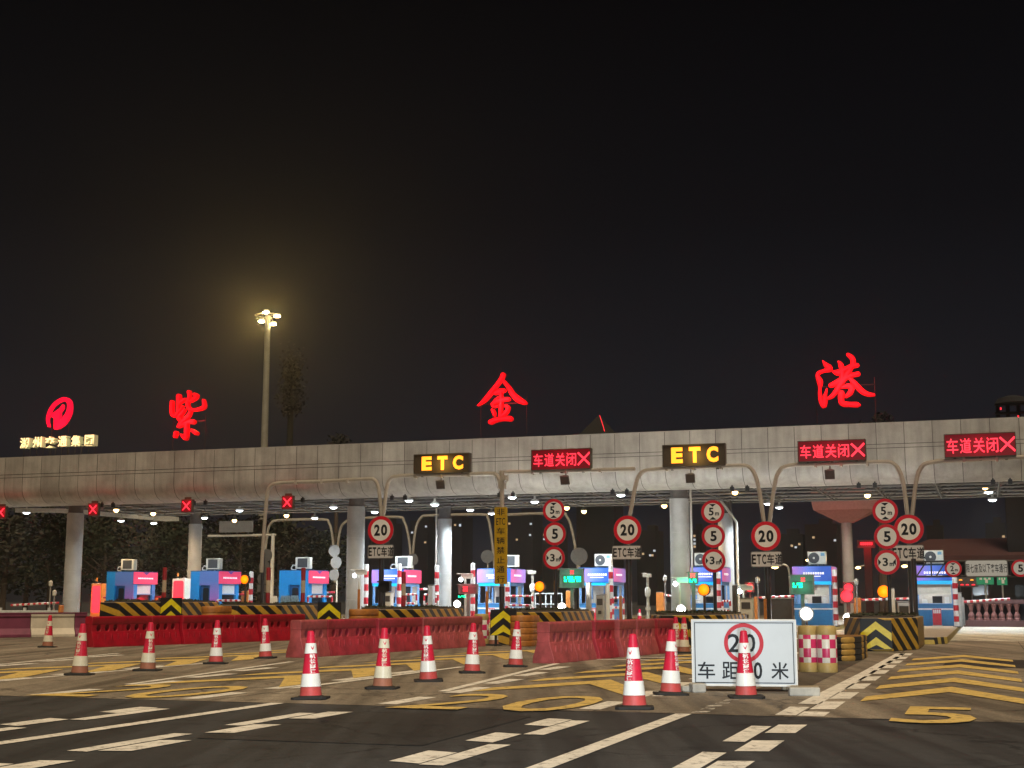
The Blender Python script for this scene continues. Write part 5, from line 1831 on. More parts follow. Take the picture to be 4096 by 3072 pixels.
# ------------------------------------------------------------------ the white roadside board
tl, dl = gnd(2790, 2764); tr, dr = gnd(3172, 2768)
pl, pr_ = W(tl, dl), W(tr, dr)
mid = (pl + pr_) / 2
ang = math.atan2(pr_.y - pl.y, pr_.x - pl.x)
r = thing('roadside_board', 'large white board with a red ringed 20 and black characters standing on the road', 'road sign', mid, ang)
kx = (mid.y) / FPX
bw = 408 * kx * 1.0; bh = 258 * kx
zb = .075
mb = MB()
mb.prism(rounded(0, zb + bh / 2, bw, bh, .015), -.02, .02, 0, 3)
mb.build('board_face', ['sign_bright', 'sign_red', 'sign_black', 'steel'], r, smooth=0)
fr_ = MB()
for s in (-1, 1):
    fr_.box((s * (bw / 2 - .012), 0, zb + bh / 2), (.026, .05, bh)).box((0, 0, zb + bh / 2 + s * (bh / 2 - .012)), (bw - .05, .05, .026))
fr_.build('frame', 'white_plastic', r, smooth=0, bev=.005)
mk = MB()
iw, ih = bw - .10, bh - .10
for s in (-1, 1):
    mk.box((s * iw / 2, -.0225, zb + bh / 2), (.012, .003, ih + .012), 1).box((0, -.0225, zb + bh / 2 + s * ih / 2), (iw - .012, .003, .012), 1)
cz = zb + bh * .645
mk.disc(.0, cz, bh * .298, -.0225, 0, bh * .238, 56)
mk.text('2', -.100 * bw * .92, cz + .0, bw * .120, bh * .275, -.0228, 1, .012)
mk.text('0', .058 * bw, cz + .0, bw * .105, bh * .275, -.0228, 1, .012)
for ch, xc, w_ in (('车', -.362, .165), ('距', -.13, .165), ('5', .01, .075), ('0', .128, .08), ('米', .335, .165)):
    mk.text(ch, xc * bw, zb + bh * .235, w_ * bw, bh * .255, -.0228, 1, .02 if ch in '50' else .012)
mk.build('markings', ['sign_red', 'sign_black'], r, smooth=0)
for s in (-1, 1):
    MB().tube([(s * bw * .42, .02, .04), (s * bw * .42, .03, zb + .06)], .018, 8).tube([(s * bw * .42, .03, zb + bh * .9), (s * bw * .45, .62, .03)], .018, 8).tube([(s * bw * .42, .0, .03), (s * bw * .45, .7, .03)], .018, 8).build('leg', 'steel', r)
for px, py, sx, sy, sz, rz, mt, nm, lb in ((2790, 2770, .20, .22, .13, .15, 'block', 'concrete_block', 'grey concrete block under the left leg of the white roadside board'),
                                           (3217, 2784, .42, .16, .12, -.05, 'block', 'concrete_block', 'long grey concrete block right of the white roadside board'),
                                           (3200, 2760, .55, .12, .06, .1, 'wood', 'timber_plank', 'weathered timber plank behind the block right of the roadside board'),
                                           (2742, 2768, .16, .12, .09, .4, 'block', 'concrete_block', 'small rounded stone left of the white roadside board')):
    t, d = gnd(px, py)
    o = MB().box((0, 0, sz / 2), (sx, sy, sz)).build(nm, mt, loc=W(t, d, .001), rz=rz, smooth=0, bev=.02)
    tag(o, lb, 'block' if mt == 'block' else 'plank')

# ------------------------------------------------------------------ checkered drums
m['check'] = checker('red and white checkers', (.62, .035, .14), (.80, .78, .70), .165)


def drum(label, px, py, w, h, dim=False):
    t, d = gnd(px, py)
    k = W(t, d).y / FPX
    R = w * k / 2; H_ = h * k
    r = thing('checkered_drum', label, 'crash drum', W(t, d), group='checkered crash drums')
    MB().lathe([(R * .96, 0), (R, .03), (R, H_ * .20), (R * .985, H_ * .21)], 28).build('lower_body', 'drum_yellow', r, smooth=.5)
    MB().lathe([(R * .985, H_ * .21), (R, H_ * .22), (R, H_ * .80), (R * .985, H_ * .81)], 28, cap=False).build('checker_band', 'check', r, smooth=.5)
    MB().lathe([(R * .985, H_ * .81), (R, H_ * .82), (R * .98, H_ * .96), (R * .90, H_), (R * .3, H_ + .01)], 28).build('lid', 'drum_yellow', r, smooth=.5)
    return r


m['drum_yellow'] = M('faded yellow plastic', (.50, .36, .13), .5, var=.12)
drum('checkered drum touching the right side of the white roadside board', 3236, 2688, 76, 178)
drum('checkered drum beside the banded cushion, right one of the near pair', 3311, 2690, 78, 180)
drum('checkered drum behind the cone at the right end of the middle barrier row', 1990, 2578, 62, 122)
drum('checkered drum at the very end of the middle barrier row', 1925, 2580, 60, 120)
drum('pale drum peeping over the left barrier row behind a small cone', 600, 2520, 54, 100)
drum('pale drum over the left barrier row, below the bare sign backs', 1195, 2520, 44, 88)


# ------------------------------------------------------------------ bollards and posts in red and white
def post(label, px, y0, y1, d, n, mats, R=.10, group='red and white bollards', flip=0):
    t, zt = at(px, y0, d)
    zb = max(0, at(px, y1, d)[1])
    zb = .2 if d > 44.5 else 0
    r = thing('striped_post', label, 'bollard', W(t, d), group=group)
    h = (zt - zb) / n
    prof_ = []; mis = []
    for i in range(n):
        prof_ += [(R, zb + h * i + .001), (R, zb + h * (i + 1))]
        mis += [(i + flip) % 2, (i + flip) % 2]
    prof_.append((R * .6, zt + .02)); mis = mis[:len(prof_) - 1]
    MB().lathe(prof_, 18, mis).build('tube', mats, r, smooth=.5)
    MB().lathe([(R * 1.5, zb), (R * 1.5, zb + .04), (R, zb + .05)], 18).build('base_flange', 'pole_dark', r)


RW, DK = ['pole_red', 'pole_wh'], ['pole_red_dim', 'pole_wh_dim']  # second pair repeats red and white with weak light put into the colour
for px, y0, lb in ((1006, 2288, 'red and white bollard just right of the leftmost flashing beacon'), (1466, 2258, 'red and white bollard left of the leftmost speed limit post'),
                   (1598, 2256, 'red and white bollard in front of the booth right of the leftmost speed limit post'), (1748, 2262, 'red and white bollard left of the pale green lit column'),
                   (1892, 2254, 'red and white bollard between the pale green column and the tall yellow sign'), (2030, 2330, 'red and white bollard just right of the tall yellow sign'),
                   (2443, 2262, 'red and white bollard at the right corner of the booth with the green display'), (2873, 2290, 'red and white bollard behind the middle stack of round signs'),
                   (3337, 2280, 'red and white bollard at the right corner of the booth in the glare'), (3818, 2310, 'red and white bollard at the right corner of the rightmost booth')):
    post(lb, px, y0, 2440, 61.2, 9, RW, .105, flip=1)
for px, y0, lb in ((660, 2272, 'red and white post coloured as if dimly lit, between the two leftmost booths'), (1075, 2272, 'red and white post coloured as if dimly lit, beside the bare sign backs'),
                   (1214, 2273, 'red and white post coloured as if dimly lit, in front of the plain blue booth'), (1615, 2288, 'red and white post coloured as if dimly lit, behind a brighter bollard, right of the leftmost speed sign')):
    post(lb, px, y0, 2410, 47.5, 5, DK, .085, 'red and white posts coloured as if dimly lit')


# ------------------------------------------------------------------ guard loops in front of the booths
def loop_rail(label, x0, x1, y0, d=60.5):
    t0, zt = at(x0, y0, d); t1 = at(x1, y0, d)[0]
    r = thing('guard_loop', label, 'guard rail', W(t0, d), group='red and white tube guard rails')
    w = t1 - t0
    def banded(p0, p1, n, s=0):
        mb = MB()
        p0, p1 = Vector(p0), Vector(p1)
        for i in range(n):
            mb.cyl(p0.lerp(p1, i / n), p0.lerp(p1, (i + 1) / n), .05, n=10, mi=(i + s) % 2, caps=i in (0, n - 1))
        return mb
    for z in (zt, zt - .42):
        banded((0, 0, z), (w, 0, z), max(4, int(w / .16)) | 1, 1).build('rail', RW, r)
    k = max(2, int(w / .8) + 1)
    for i in range(k):
        x = w * i / (k - 1)
        banded((x, 0, .2), (x, 0, zt), 5, 0).build('upright', RW, r)


for x0, x1, y0, lb in ((868, 962, 2402, 'low red and white tube rail in front of the second booth'), (1232, 1328, 2386, 'red and white tube rail in front of the plain blue booth'),
                       (1622, 1666, 2378, 'narrow red and white tube rail left of the lit column, right of a bollard'), (1697, 1752, 2379, 'red and white tube rail touching the pale green lit column'),
                       (2036, 2130, 2384, 'red and white tube rail right of the tall yellow sign'), (2452, 2494, 2392, 'red and white tube rail below the second speed limit sign'),
                       (2890, 2920, 2404, 'short red and white tube rail beside the middle stack of round signs')):
    loop_rail(lb, x0, x1, y0)


# ------------------------------------------------------------------ gate machines with boom arms
def gate(label, px, y0, wpx, boom, d=66.0, mat='orange'):
    t, zt = at(px, y0, d)
    r = thing('barrier_gate', label, 'boom barrier', W(t, d, 0), group='boom barrier gates')
    w = wpx / FPX * d
    if wpx:
        MB().box((0, 0, .2 + (zt - .2) / 2), (w, .32, zt - .2)).build('housing', mat, r, smooth=0, bev=.03)
        MB().box((0, 0, zt + .02), (w * .8, .26, .05)).build('lid', 'kiosk_dark', r, smooth=0)
    if boom:
        (xa, ya), (xb, yb), nb = boom
        ta, za = at(xa, ya, d - .3); tb, zb_ = at(xb, yb, d - .3)
        mb = MB()
        for i in range(nb):
            p0 = Vector((ta - t, -.25, za)).lerp(Vector((tb - t, -.25, zb_)), i / nb)
            p1 = Vector((ta - t, -.25, za)).lerp(Vector((tb - t, -.25, zb_)), (i + 1) / nb)
            c = (p0 + p1) / 2
            mb.cyl(p0, p1, .055, n=8, mi=i % 2, caps=i in (0, nb - 1))
        mb.build('boom_arm', ['pole_red', 'pole_wh'], r)
    return r


gate('orange gate machine with a long striped arm in front of the leftmost booth', 615, 2385, 34, ((412, 2390), (640, 2388), 9))
gate('orange gate machine beside the second booth, its arm across the booth', 985, 2364, 34, ((780, 2381), (978, 2377), 9))
gate('thin orange gate machine whose arm crosses the plain blue booth', 1440, 2358, 14, ((1175, 2374), (1338, 2369), 7))
gate('gate machine with a striped arm before the booth right of the leftmost speed sign', 1548, 2360, 30, ((1560, 2362), (1708, 2356), 10))
gate('narrow orange gate machine left of the green display, behind the glare', 2276, 2364, 22, None)
gate('bright orange gate machine left of the wide column with a short arm', 2641, 2370, 30, ((2655, 2382), (2694, 2383), 5))
gate('gate machine with a striped arm right of the third speed limit post', 3024, 2388, 12, ((3036, 2390), (3176, 2385), 11))
gate('orange gate machine left of the banded arm near the rightmost flashing beacon', 3428, 2392, 26, ((3446, 2400), (3640, 2394), 14))
gate('grey gate machine at the right side of the rightmost booth with a long lit arm', 3844, 2390, 22, ((3856, 2408), (4040, 2396), 15), mat='kiosk')
gate('slim gate machine with a tilted striped arm at the far left above the guard rail', 245, 2420, 10, ((232, 2411), (42, 2421), 17), d=58)

# ------------------------------------------------------------------ flashing round beacons on posts
for px, py, dia, on, lb in ((983, 2318, 36, 1, 'glowing orange round beacon between the second booth and a bollard, leftmost'), (2161, 2346, 38, 1, 'glowing orange round beacon below the leftmost stack of round signs'),
                            (2817, 2359, 41, 1, 'glowing orange round beacon below the middle stack of round signs'), (3536, 2366, 43, 1, 'glowing orange round beacon below the rightmost stack of round signs'),
                            (1538, 2347, 44, 0, 'unlit black round beacon below the leftmost speed limit sign')):
    D = 48.8
    t, z = at(px, py, D)
    R = dia / 2 / FPX * D * 1.1
    r = thing('round_beacon', lb, 'warning light', W(t, D), group='round beacons on posts')
    h_ = MB().cyl((0, -.10, z), (0, .08, z), R * 1.06, n=32)
    h_.build('housing', 'black', r, smooth=.5)
    if on:
        MB().lathe([(R * .96, 0), (R * .9, .03), (R * .55, .06), (.01, .07)], 32).build('lens', 'beacon', r, loc=(0, -.10, z)).rotation_euler = (math.pi / 2, 0, 0)
        light(r, 'POINT', 26, (1, .32, .02), (0, -.45, z), .2)
    else:
        MB().box((0, -.02, z + R * .9), (R * 2.3, .3, .05)).box((R * .9, 0, z), (.12, .2, R * 1.6)).build('hood', 'black', r, smooth=0)
    MB().cyl((0, 0, 0), (0, 0, z - R), .045, n=12).build('post', 'pole_dark', r)

# ------------------------------------------------------------------ toll displays, signals and fill lights
def display(label, x0, x1, y0, y1, d, red, green):
    t0, zt = at(x0, y0, d); t1, zb_ = at(x1, y1, d)
    w, h = t1 - t0, zt - zb_
    c = (t0 + t1) / 2
    r = thing('toll_display', label, 'display', W(c, d), group='toll displays')
    MB().box((0, 0, (zt + zb_) / 2), (w, .2, h)).box((0, -.11, zt - .03), (w + .08, .3, .04)).build('cabinet', 'sign_back', r, smooth=0, bev=.015)
    MB().box((.04 * w, -.104, zb_ + h * .37), (w * .82, .006, h * .60)).build('screen', 'kiosk_dark', r, smooth=0)
    mb = MB()
    rx, rz_, rs = red
    for k, (dx, dz) in enumerate(((0, 0), (-.5, -.5), (.5, .5), (-.5, .5), (.5, -.5))):
        mb.box((rx * w + dx * rs * .66, -.112, zb_ + h * rz_ + dz * rs * .66), (rs * .42, .006, rs * .42))
    mb.build('red_cross', 'red_glow', r, smooth=0)
    mb = MB()
    for gx, gz, gw, gh in green:
        n = max(3, int(gw * w / .07))
        for i in range(n):
            for row in (-.5, .5):
                if (i * 7 + int(row * 2)) % 5 == 3: continue
                mb.box((gx * w + gw * w * ((i + .5) / n - .5), -.113, zb_ + gz * h + row * gh * h * .52), (gw * w / n * .8, .006, gh * h * .44))
    mb.build('green_characters', 'led_green', r, smooth=0)
    MB().box((0, .02, zb_ / 2), (.14, .12, zb_)).build('post', 'sign_back', r, smooth=0)
    light(r, 'POINT', 22, (1, .08, .12) if 'pink' in label else (.05, 1, .5), (0, -.5, zb_ + h * .4), .3)


display('grey toll display, green characters and red cross, left of the booth with a fan', 2240, 2336, 2274, 2352, 58.5, (.03, .80, .16), [(.05, .45, .72, .30)])
display('grey toll display with green characters in the glare before the booth behind the roadside board', 3160, 3258, 2298, 2378, 58.5, (.05, .74, .16), [(-.18, .46, .42, .26)])
display('small display with red and green squares before the wide column', 2754, 2792, 2288, 2336, 58.0, (.0, .74, .2), [(.0, .28, .8, .3)])
display('pink glowing toll display with a red cross right of the pale green column', 1836, 1912, 2336, 2376, 58.5, (-.12, .5, .2), [(-.3, -.25, .4, .2)])

for px, py, s, lb in ((3000, 2350, 18, 'glowing red signal lamp below the third speed limit post, right of a column'), (3395, 2352, 20, 'glowing red signal lamp in the glare right of the booth behind the roadside board'),
                      (3388, 2384, 26, 'large glowing red square signal under a round red lamp at right')):
    t, z = at(px, py, 59.5)
    k = s / FPX * 60
    r = thing('red_signal', lb, 'traffic signal', W(t, 59.5), group='red signal lamps in the lanes')
    MB().box((0, 0, z), (k * 2.0, .2, k * 2.1)).box((0, -.12, z + k * 1.06), (k * 2.1, .3, .03)).build('case', 'kiosk_dark', r, smooth=0, bev=.015)
    MB().lathe([(k * .85, 0), (k * .7, .04), (.01, .06)], 20).build('lens', 'red_glow', r, loc=(0, -.10, z)).rotation_euler = (math.pi / 2, 0, 0)
    MB().cyl((0, .03, .2), (0, .03, z - k), .04, n=8).build('post', 'sign_back', r)
    light(r, 'POINT', 20, (1, .03, .05), (0, -.4, z), .2)

for px, py, dia, lb in ((1830, 2416, 22, 'glaring white fill light below the pink display right of the pale green column'), (2249, 2427, 24, 'glaring white fill light below the leftmost stack of round signs'),
                        (2726, 2437, 26, 'glaring white fill light in front of the wide column'), (3226, 2455, 36, 'largest glaring white fill light, above the right end of the roadside board'),
                        (3392, 2471, 26, 'glaring white fill light above the banded crash cushion')):
    D = 53.2
    t, z = at(px, py, D)
    R = dia / 2 / FPX * 53 * 1.2
    r = thing('fill_light', lb, 'floodlight', W(t, D), group='glaring fill lights at road level')
    MB().cyl((0, -.06, z), (0, .10, z), R * 1.35, R * 1.1, 20).box((0, .16, z), (.10, .16, .10)).build('housing', 'kiosk', r, smooth=.5)
    MB().lathe([(R, 0), (R * .9, .02), (R * .4, .045), (.01, .05)], 20).build('lens', 'fill_lens', r, loc=(0, -.062, z)).rotation_euler = (math.pi / 2, 0, 0)
    MB().cyl((0, .1, .2), (0, .1, z), .035, n=8).build('post', 'sign_back', r)
    light(r, 'SPOT', 750, (1, .98, .93), (0, .0, z + .25), .08, aim=(.0, .25, 1), spot=150, blend=.8)

# ------------------------------------------------------------------ cameras, posts and kiosks between the booths
def camera_post(label, px, y0, y1, d, kind):
    t, zt = at(px, y0, d)
    r = thing('camera_post', label, 'camera', W(t, d), group='camera posts')
    if kind == 'bullet':
        MB().cyl((0, 0, .2), (0, 0, zt - .1), .05, n=10).build('post', 'pole_white', r)
        MB().box((.12, -.1, zt), (.55, .24, .20), rot=.5).box((.02, -.2, zt + .12), (.7, .3, .03), rot=.5).build('camera_housing', 'white_plastic', r, smooth=0, bev=.03)
        MB().lathe([(.10, 0), (.08, .03), (.01, .045)], 16).build('lens', 'white_lens', r, loc=(-.12, -.27, zt - .14)).rotation_euler = (math.pi / 2, 0, 0)
    elif kind == 'tall':
        MB().cyl((0, 0, .2), (0, 0, zt), .07, .055, 12).build('post', 'pole_white', r)
        MB().box((0, -.08, zt), (.34, .30, .15)).box((-.12, -.1, zt + .09), (.2, .3, .04)).build('camera_housing', 'ac', r, smooth=0, bev=.02)
        MB().lathe([(.09, -.20), (.13, -.1), (.13, .1), (.07, .2)], 16).build('flash_unit', 'white_plastic', r, loc=(0, -.02, zt - .72))
        MB().box((0, 0, .95), (.18, .2, .12)).build('clamp', 'ac', r, smooth=0)
    else:
        MB().cyl((0, 0, .2), (0, 0, zt), .035, .03, 8).build('post', 'steel', r)
        MB().lathe([(.04, -.16), (.09, -.12), (.10, .06), (.03, .12)], 12).build('camera_housing', 'ac', r, loc=(0, 0, zt))


for a in (('white camera with a lit lens on a post above the pink display', 1862, 2306, 2400, 59, 'bullet'), ('cream camera post left of the orange beacon under the leftmost round signs', 2130, 2290, 2370, 63, 'tall'),
          ('cream camera post with a white flash unit left of the wide column', 2590, 2302, 2445, 60, 'tall'), ('thin post with a small camera head between the cream post and the wide column', 2660, 2312, 2400, 62, 'thin'),
          ('thin post with a small camera head right of the third speed limit sign', 3031, 2318, 2400, 62, 'thin'), ('thin post with a small camera head at the right edge of the red signals', 3424, 2326, 2400, 62, 'thin'),
          ('white camera with a lit lens in front of the wide column', 2718, 2322, 2400, 58, 'bullet'), ('white camera with lit lens left of the red signal under the third speed sign', 2974, 2352, 2400, 58, 'bullet'),
          ('small camera on a double stalk above the guard rail at far left', 203, 2332, 2400, 55, 'thin'), ('second small camera on a stalk above the guard rail at far left', 218, 2370, 2400, 55, 'thin'),
          ('white camera on a bracket by the grey column left of the leftmost speed sign', 1438, 2290, 2400, 58, 'bullet')):
    camera_post(*a)


def kiosk(label, x0, x1, y0, d, mat, face=True, base=.2, dep=.5):
    t0, zt = at(x0, y0, d); t1 = at(x1, y0, d)[0]
    w = t1 - t0
    r = thing('lane_kiosk', label, 'kiosk', W((t0 + t1) / 2, d), group='kiosks and cabinets on the islands')
    MB().box((0, 0, (zt + base) / 2), (w, dep, zt - base)).build('body', mat, r, smooth=0, bev=.03)
    if face:
        MB().box((0, -dep / 2 - .006, zt - .28), (w * .7, .012, .26)).build('screen', 'kiosk_dark', r, smooth=0)
        MB().box((0, -dep / 2 - .02, zt - .70), (w * .4, .04, .14)).build('slot', 'kiosk_dark', r, smooth=0, bev=.01)
    MB().box((0, 0, zt + .015), (w * 1.06, dep * 1.06, .03)).build('cap', 'steel', r, smooth=0)


for a in (('grey post cabinet with a red edge in front of the booth with a fan unit', 2345, 2364, 2332, 55, 'kiosk', False, .2, .2),
          ('silver ticket kiosk in front of the booth with a fan unit', 2388, 2420, 2380, 55, 'kiosk', True, .2, .4),
          ('pale reflective post left of a bollard at the booth with a fan unit', 2424, 2438, 2336, 56, 'white_plastic', False, .2, .15),
          ('dark slim cabinet right of the middle stack of round signs', 2930, 2948, 2342, 55, 'kiosk_dark', False, .2, .3),
          ('cream ticket kiosk in the glare above the roadside board', 2962, 3012, 2394, 56, 'ac', True, .2, .5),
          ('dark grey panel cabinet right of the third speed limit post', 3086, 3170, 2396, 57, 'kiosk_dark', False, .2, .5),
          ('silver ticket kiosk left of the rightmost booth', 3590, 3642, 2408, 56, 'kiosk', True, .2, .5),
          ('white cabinet pillar left of the rightmost booth, nearest it', 3641, 3662, 2362, 55, 'white_plastic', False, .2, .3),
          ('pale pillar right of the rightmost flashing beacon', 3560, 3578, 2356, 57, 'white_plastic', False, .2, .2),
          ('small grey box post left of the pale green column', 1716, 1736, 2342, 60, 'kiosk', False, .2, .3),
          ('grey equipment box right of the rightmost booth corner bollard', 3826, 3846, 2372, 62, 'kiosk', False, .2, .3),
          ('white pillar in front of the booth right of the leftmost speed sign', 1545, 1570, 2370, 58, 'white_plastic', True, .2, .35)):
    kiosk(*a)

# thin brown marker posts
for px, y0, d, lb in ((1948, 2368, 50, 'thin brown marker post left of the tall yellow sign foot'), (1436, 2360, 50.5, 'thin brown marker post at the foot of the grey column'),
                      (2482, 2386, 49, 'brown marker post below the second ETC lane plate'), (3060, 2398, 49, 'brown marker post below the third ETC lane plate')):
    t, zt = at(px, y0, d)
    r = thing('marker_post', lb, 'marker post', W(t, d), group='thin brown marker posts')
    MB().box((0, 0, zt / 2 + .05), (.10, .06, zt - .1)).box((0, 0, zt + .01), (.11, .07, .03)).build('post', 'orange_dk', r, smooth=0, bev=.01)
    MB().box((0, 0, .12), (.30, .30, .24)).build('foot', 'yellow', r, smooth=0, bev=.03)

# red posters leaning on booth walls
for px, py, d, lb in ((3748, 2450, 63.2, 'red poster board in front of the rightmost booth'), (2372, 2430, 63.2, 'red poster board in front of the booth with a fan unit'), (1968, 2410, 63.2, 'red poster board in front of the booth behind the yellow sign')):
    t, z = at(px, py, d)
    r = thing('poster_board', lb, 'poster board', W(t, d - .12, .22), group='red poster boards at the booths')
    mb = MB().box((0, 0, .38), (.36, .03, .72), 0)
    for i in range(4):
        mb.box((-.12 + .08 * i, -.017, .62), (.05, .004, .16), 1)
    mb.build('board', ['pole_red', 'pole_wh'], r, smooth=0)
    MB().box((0, .05, .02), (.40, .2, .04)).build('foot', 'steel', r, smooth=0)

# water filled plastic barriers with a blue tint left of the plain blue booth
for k, (px, py, w_, mt) in enumerate(((1090, 2384, 46, 'white_plastic'), (1142, 2382, 44, 'blue_tint'), (1178, 2382, 36, 'blue_tint'))):
    if mt == 'blue_tint' and 'blue_tint' not in m:
        m['blue_tint'] = M('blue tinted plastic', (.20, .34, .52), .2, var=.3, scale=12)
    t, zt = at(px, py, 57)
    r = thing('plastic_screen', ('whitish ribbed plastic screen below the bare sign backs', 'blue tinted ribbed plastic screen left of the plain blue booth door', 'blue tinted ribbed plastic screen against the plain blue booth')[k], 'screen', W(t, 57), group='ribbed plastic screens')
    mb = MB()
    ww = w_ / FPX * 57
    for i in range(5):
        mb.lathe([(.05, .2), (.07, .3), (.07, zt - .12), (.03, zt)], 10, c=(-ww / 2 + ww * (i + .5) / 5, 0, 0))
    mb.box((0, 0, .6), (ww, .06, .08)).box((0, 0, zt - .25), (ww, .06, .06))
    mb.build('ribbed_panel', mt, r)
# white mesh fence left of the green display
t0, zt = at(2140, 2374, 64); t1 = at(2246, 2374, 64)[0]
r = thing('mesh_fence', 'pale low mesh fence behind the orange beacon under the leftmost round signs', 'fence', W(t0, 64))
mb = MB()
for z in (.35, zt - .5, zt):
    mb.box(((t1 - t0) / 2, 0, z), (t1 - t0, .04, .05))
mb.build('rail', 'guard', r, smooth=0)
for i in range(6):
    MB().box(((t1 - t0) * i / 5, .045, zt / 2 + .1), (.05, .05, zt - .2)).build('upright', 'guard', r, smooth=0)

# lit cabinets at far left
for x0, x1, y0, sd, lb in ((366, 432, 2334, 'orange', 'cabinet toned orange for red and yellow light, red glowing front, left of the leftmost booth'), (690, 772, 2314, 'white_plastic', 'white cabinet with a red glowing front left of the second booth')):
    D = 66.5
    t0, zt = at(x0, y0, D); t1 = at(x1, y0, D)[0]
    w = (t1 - t0) * .62
    r = thing('signal_cabinet', lb, 'cabinet', W(t0 + w / 2, D), group='cabinets with red glowing fronts')
    MB().box((0, .45, (zt + .2) / 2), (w, .9, zt - .2)).build('body', sd, r, smooth=0, bev=.03)  # orange body colour stands in for red and yellow light on its side
    MB().prism(rounded(0, (zt + .5) / 2, w * .8, zt - .75, .12), -.012, -.003).build('lit_panel', 'red_glow', r, smooth=0)
    light(r, 'POINT', 30, (1, .02, .04), (0, -.5, 1.2), .3)
    b_ = MB().cyl((-w * .3, .3, zt), (-w * .3, .3, zt + .12), .06, n=12, mi=0).cyl((-w * .3, .3, zt + .12), (-w * .3, .3, zt + .32), .07, .05, 12, 1)
    b_.build('beacon', ['black', 'orange'], r)

# ------------------------------------------------------------------ right background
t, z = at(3385, 2070, 92)
r = thing('flared_tower', 'pinkish tower with a flared top and round shaft behind the canopy at right', 'tower', W(t, 92))
zt = at(3385, 2008, 92)[1]
MB().lathe([(.36, 0), (.34, z - .6), (.30, z)], 18).build('shaft', 'column', r)
wt = 240 / FPX * 95 / 2
mb = MB()
vs = [(-wt, -1.2, zt), (wt, -1.2, zt), (wt, 1.2, zt), (-wt, 1.2, zt), (-wt * .95, -1.1, zt - .55), (wt * .95, -1.1, zt - .55), (wt * .95, 1.1, zt - .55), (-wt * .95, 1.1, zt - .55), (-.4, -.35, z - .35), (.4, -.35, z - .35), (.4, .35, z - .35), (-.4, .35, z - .35)]
mb.add(vs, [(0, 1, 5, 4), (1, 2, 6, 5), (2, 3, 7, 6), (3, 0, 4, 7), (4, 5, 9, 8), (5, 6, 10, 9), (6, 7, 11, 10), (7, 4, 8, 11), (3, 2, 1, 0), (8, 9, 10, 11)])
mb.box((0, 0, zt + 1.2), (wt * 2.05, 1.6, 2.4))
mb.build('flared_head', 'billboard', r, smooth=0)
light(r, 'POINT', 70, (1, .2, .2), (-.5, -3.5, zt - 1.8), .4)
t, z = at(3466, 2176, 98)
r = thing('red_led_board', 'small glowing red text board on a dark pillar right of the flared tower', 'LED sign', W(t, 98))
MB().box((0, 0, z), (1.2, .25, .55)).build('case', 'led_case', r, smooth=0)
MB().box((0, -.13, z), (1.0, .01, .36)).build('lit_face', 'led_red_face', r, smooth=0)
mb = MB()
for i in range(6):
    mb.box((-.34 + .136 * i, -.14, z + .02), (.10, .008, .18))
mb.build('lit_text', 'red_glow', r, smooth=0)
MB().box((.05, .2, z / 2), (.5, .4, z)).build('pillar', 'brick_red', r, smooth=0)
light(r, 'POINT', 60, (1, .03, .05), (0, -.8, z - .3), .3)
# long red roofed building with balustrade
t0, z0 = at(3560, 2215, 100); t1, z1 = at(4096, 2165, 100)
r = thing('red_roof_building', 'long low building with a dark red roof at the right behind the lanes', 'building', W(t0, 100))
zr = at(3800, 2175, 100)[1]; ze = at(3800, 2225, 100)[1]
L_ = t1 - t0 + 9
mb = MB()
mb.add([(0, -1.2, ze), (L_, -1.2, ze), (L_, 4, zr + .5), (2.5, 4, zr + .5)], [(0, 1, 2, 3)])
mb.add([(0, -1.2, ze), (L_, -1.2, ze), (L_, -1.2, ze - .35), (0, -1.2, ze - .35)], [(0, 3, 2, 1)])
mb.add([(0, 9, ze), (L_, 9, ze), (L_, 4, zr + .5), (2.5, 4, zr + .5)], [(0, 3, 2, 1)])
mb.build('roof', 'brick_red', r, smooth=0)
MB().box((L_ / 2 + .5, 4, ze / 2 - .1), (L_ - 1.5, 9, ze - .2)).build('wall', 'tower_wall', r, smooth=0)
for k in range(5):
    MB().box((3 + 2.8 * k, -.52, 1.7), (1.1, .06, 1.3)).build('window', 'glass', r, smooth=0)
t0, zt = at(3868, 2412, 74); t1, zb_ = at(4085, 2478, 74)
zt, zb_ = 1.15, .15
r = thing('balustrade', 'reddish stone balustrade with waisted balusters at the right behind the boom', 'balustrade', W(t0, 74))
L_ = t1 - t0
MB().box((L_ / 2 + 1, 0, zt + .1), (L_ + 2.4, .4, .2)).build('top_rail', 'brick_red', r, smooth=0, bev=.02)
MB().box((L_ / 2 + 1, 0, zb_ - .02), (L_ + 2.4, .45, .4)).build('plinth', 'brick_red', r, smooth=0, bev=.02)
MB().box((L_ / 2 + 1, .5, zt / 2 + .1), (L_ + 2.4, .2, zt + .1)).build('back_wall', 'tower_wall', r, smooth=0)
n = 7
for i in range(n):
    hh = zt - zb_ - .18
    MB().lathe([(.17, 0), (.17, .08), (.13, .12), (.16, hh * .3), (.06, hh * .52), (.07, hh * .56), (.13, hh * .86), (.17, hh - .06), (.17, hh)], 14).build('baluster', 'baluster', r, loc=(L_ * (i + .5) / n, 0, zb_ + .18), smooth=.5)
light(r, 'POINT', 8, (1, .35, .25), (L_ / 2, -2.6, 1.4), .4)
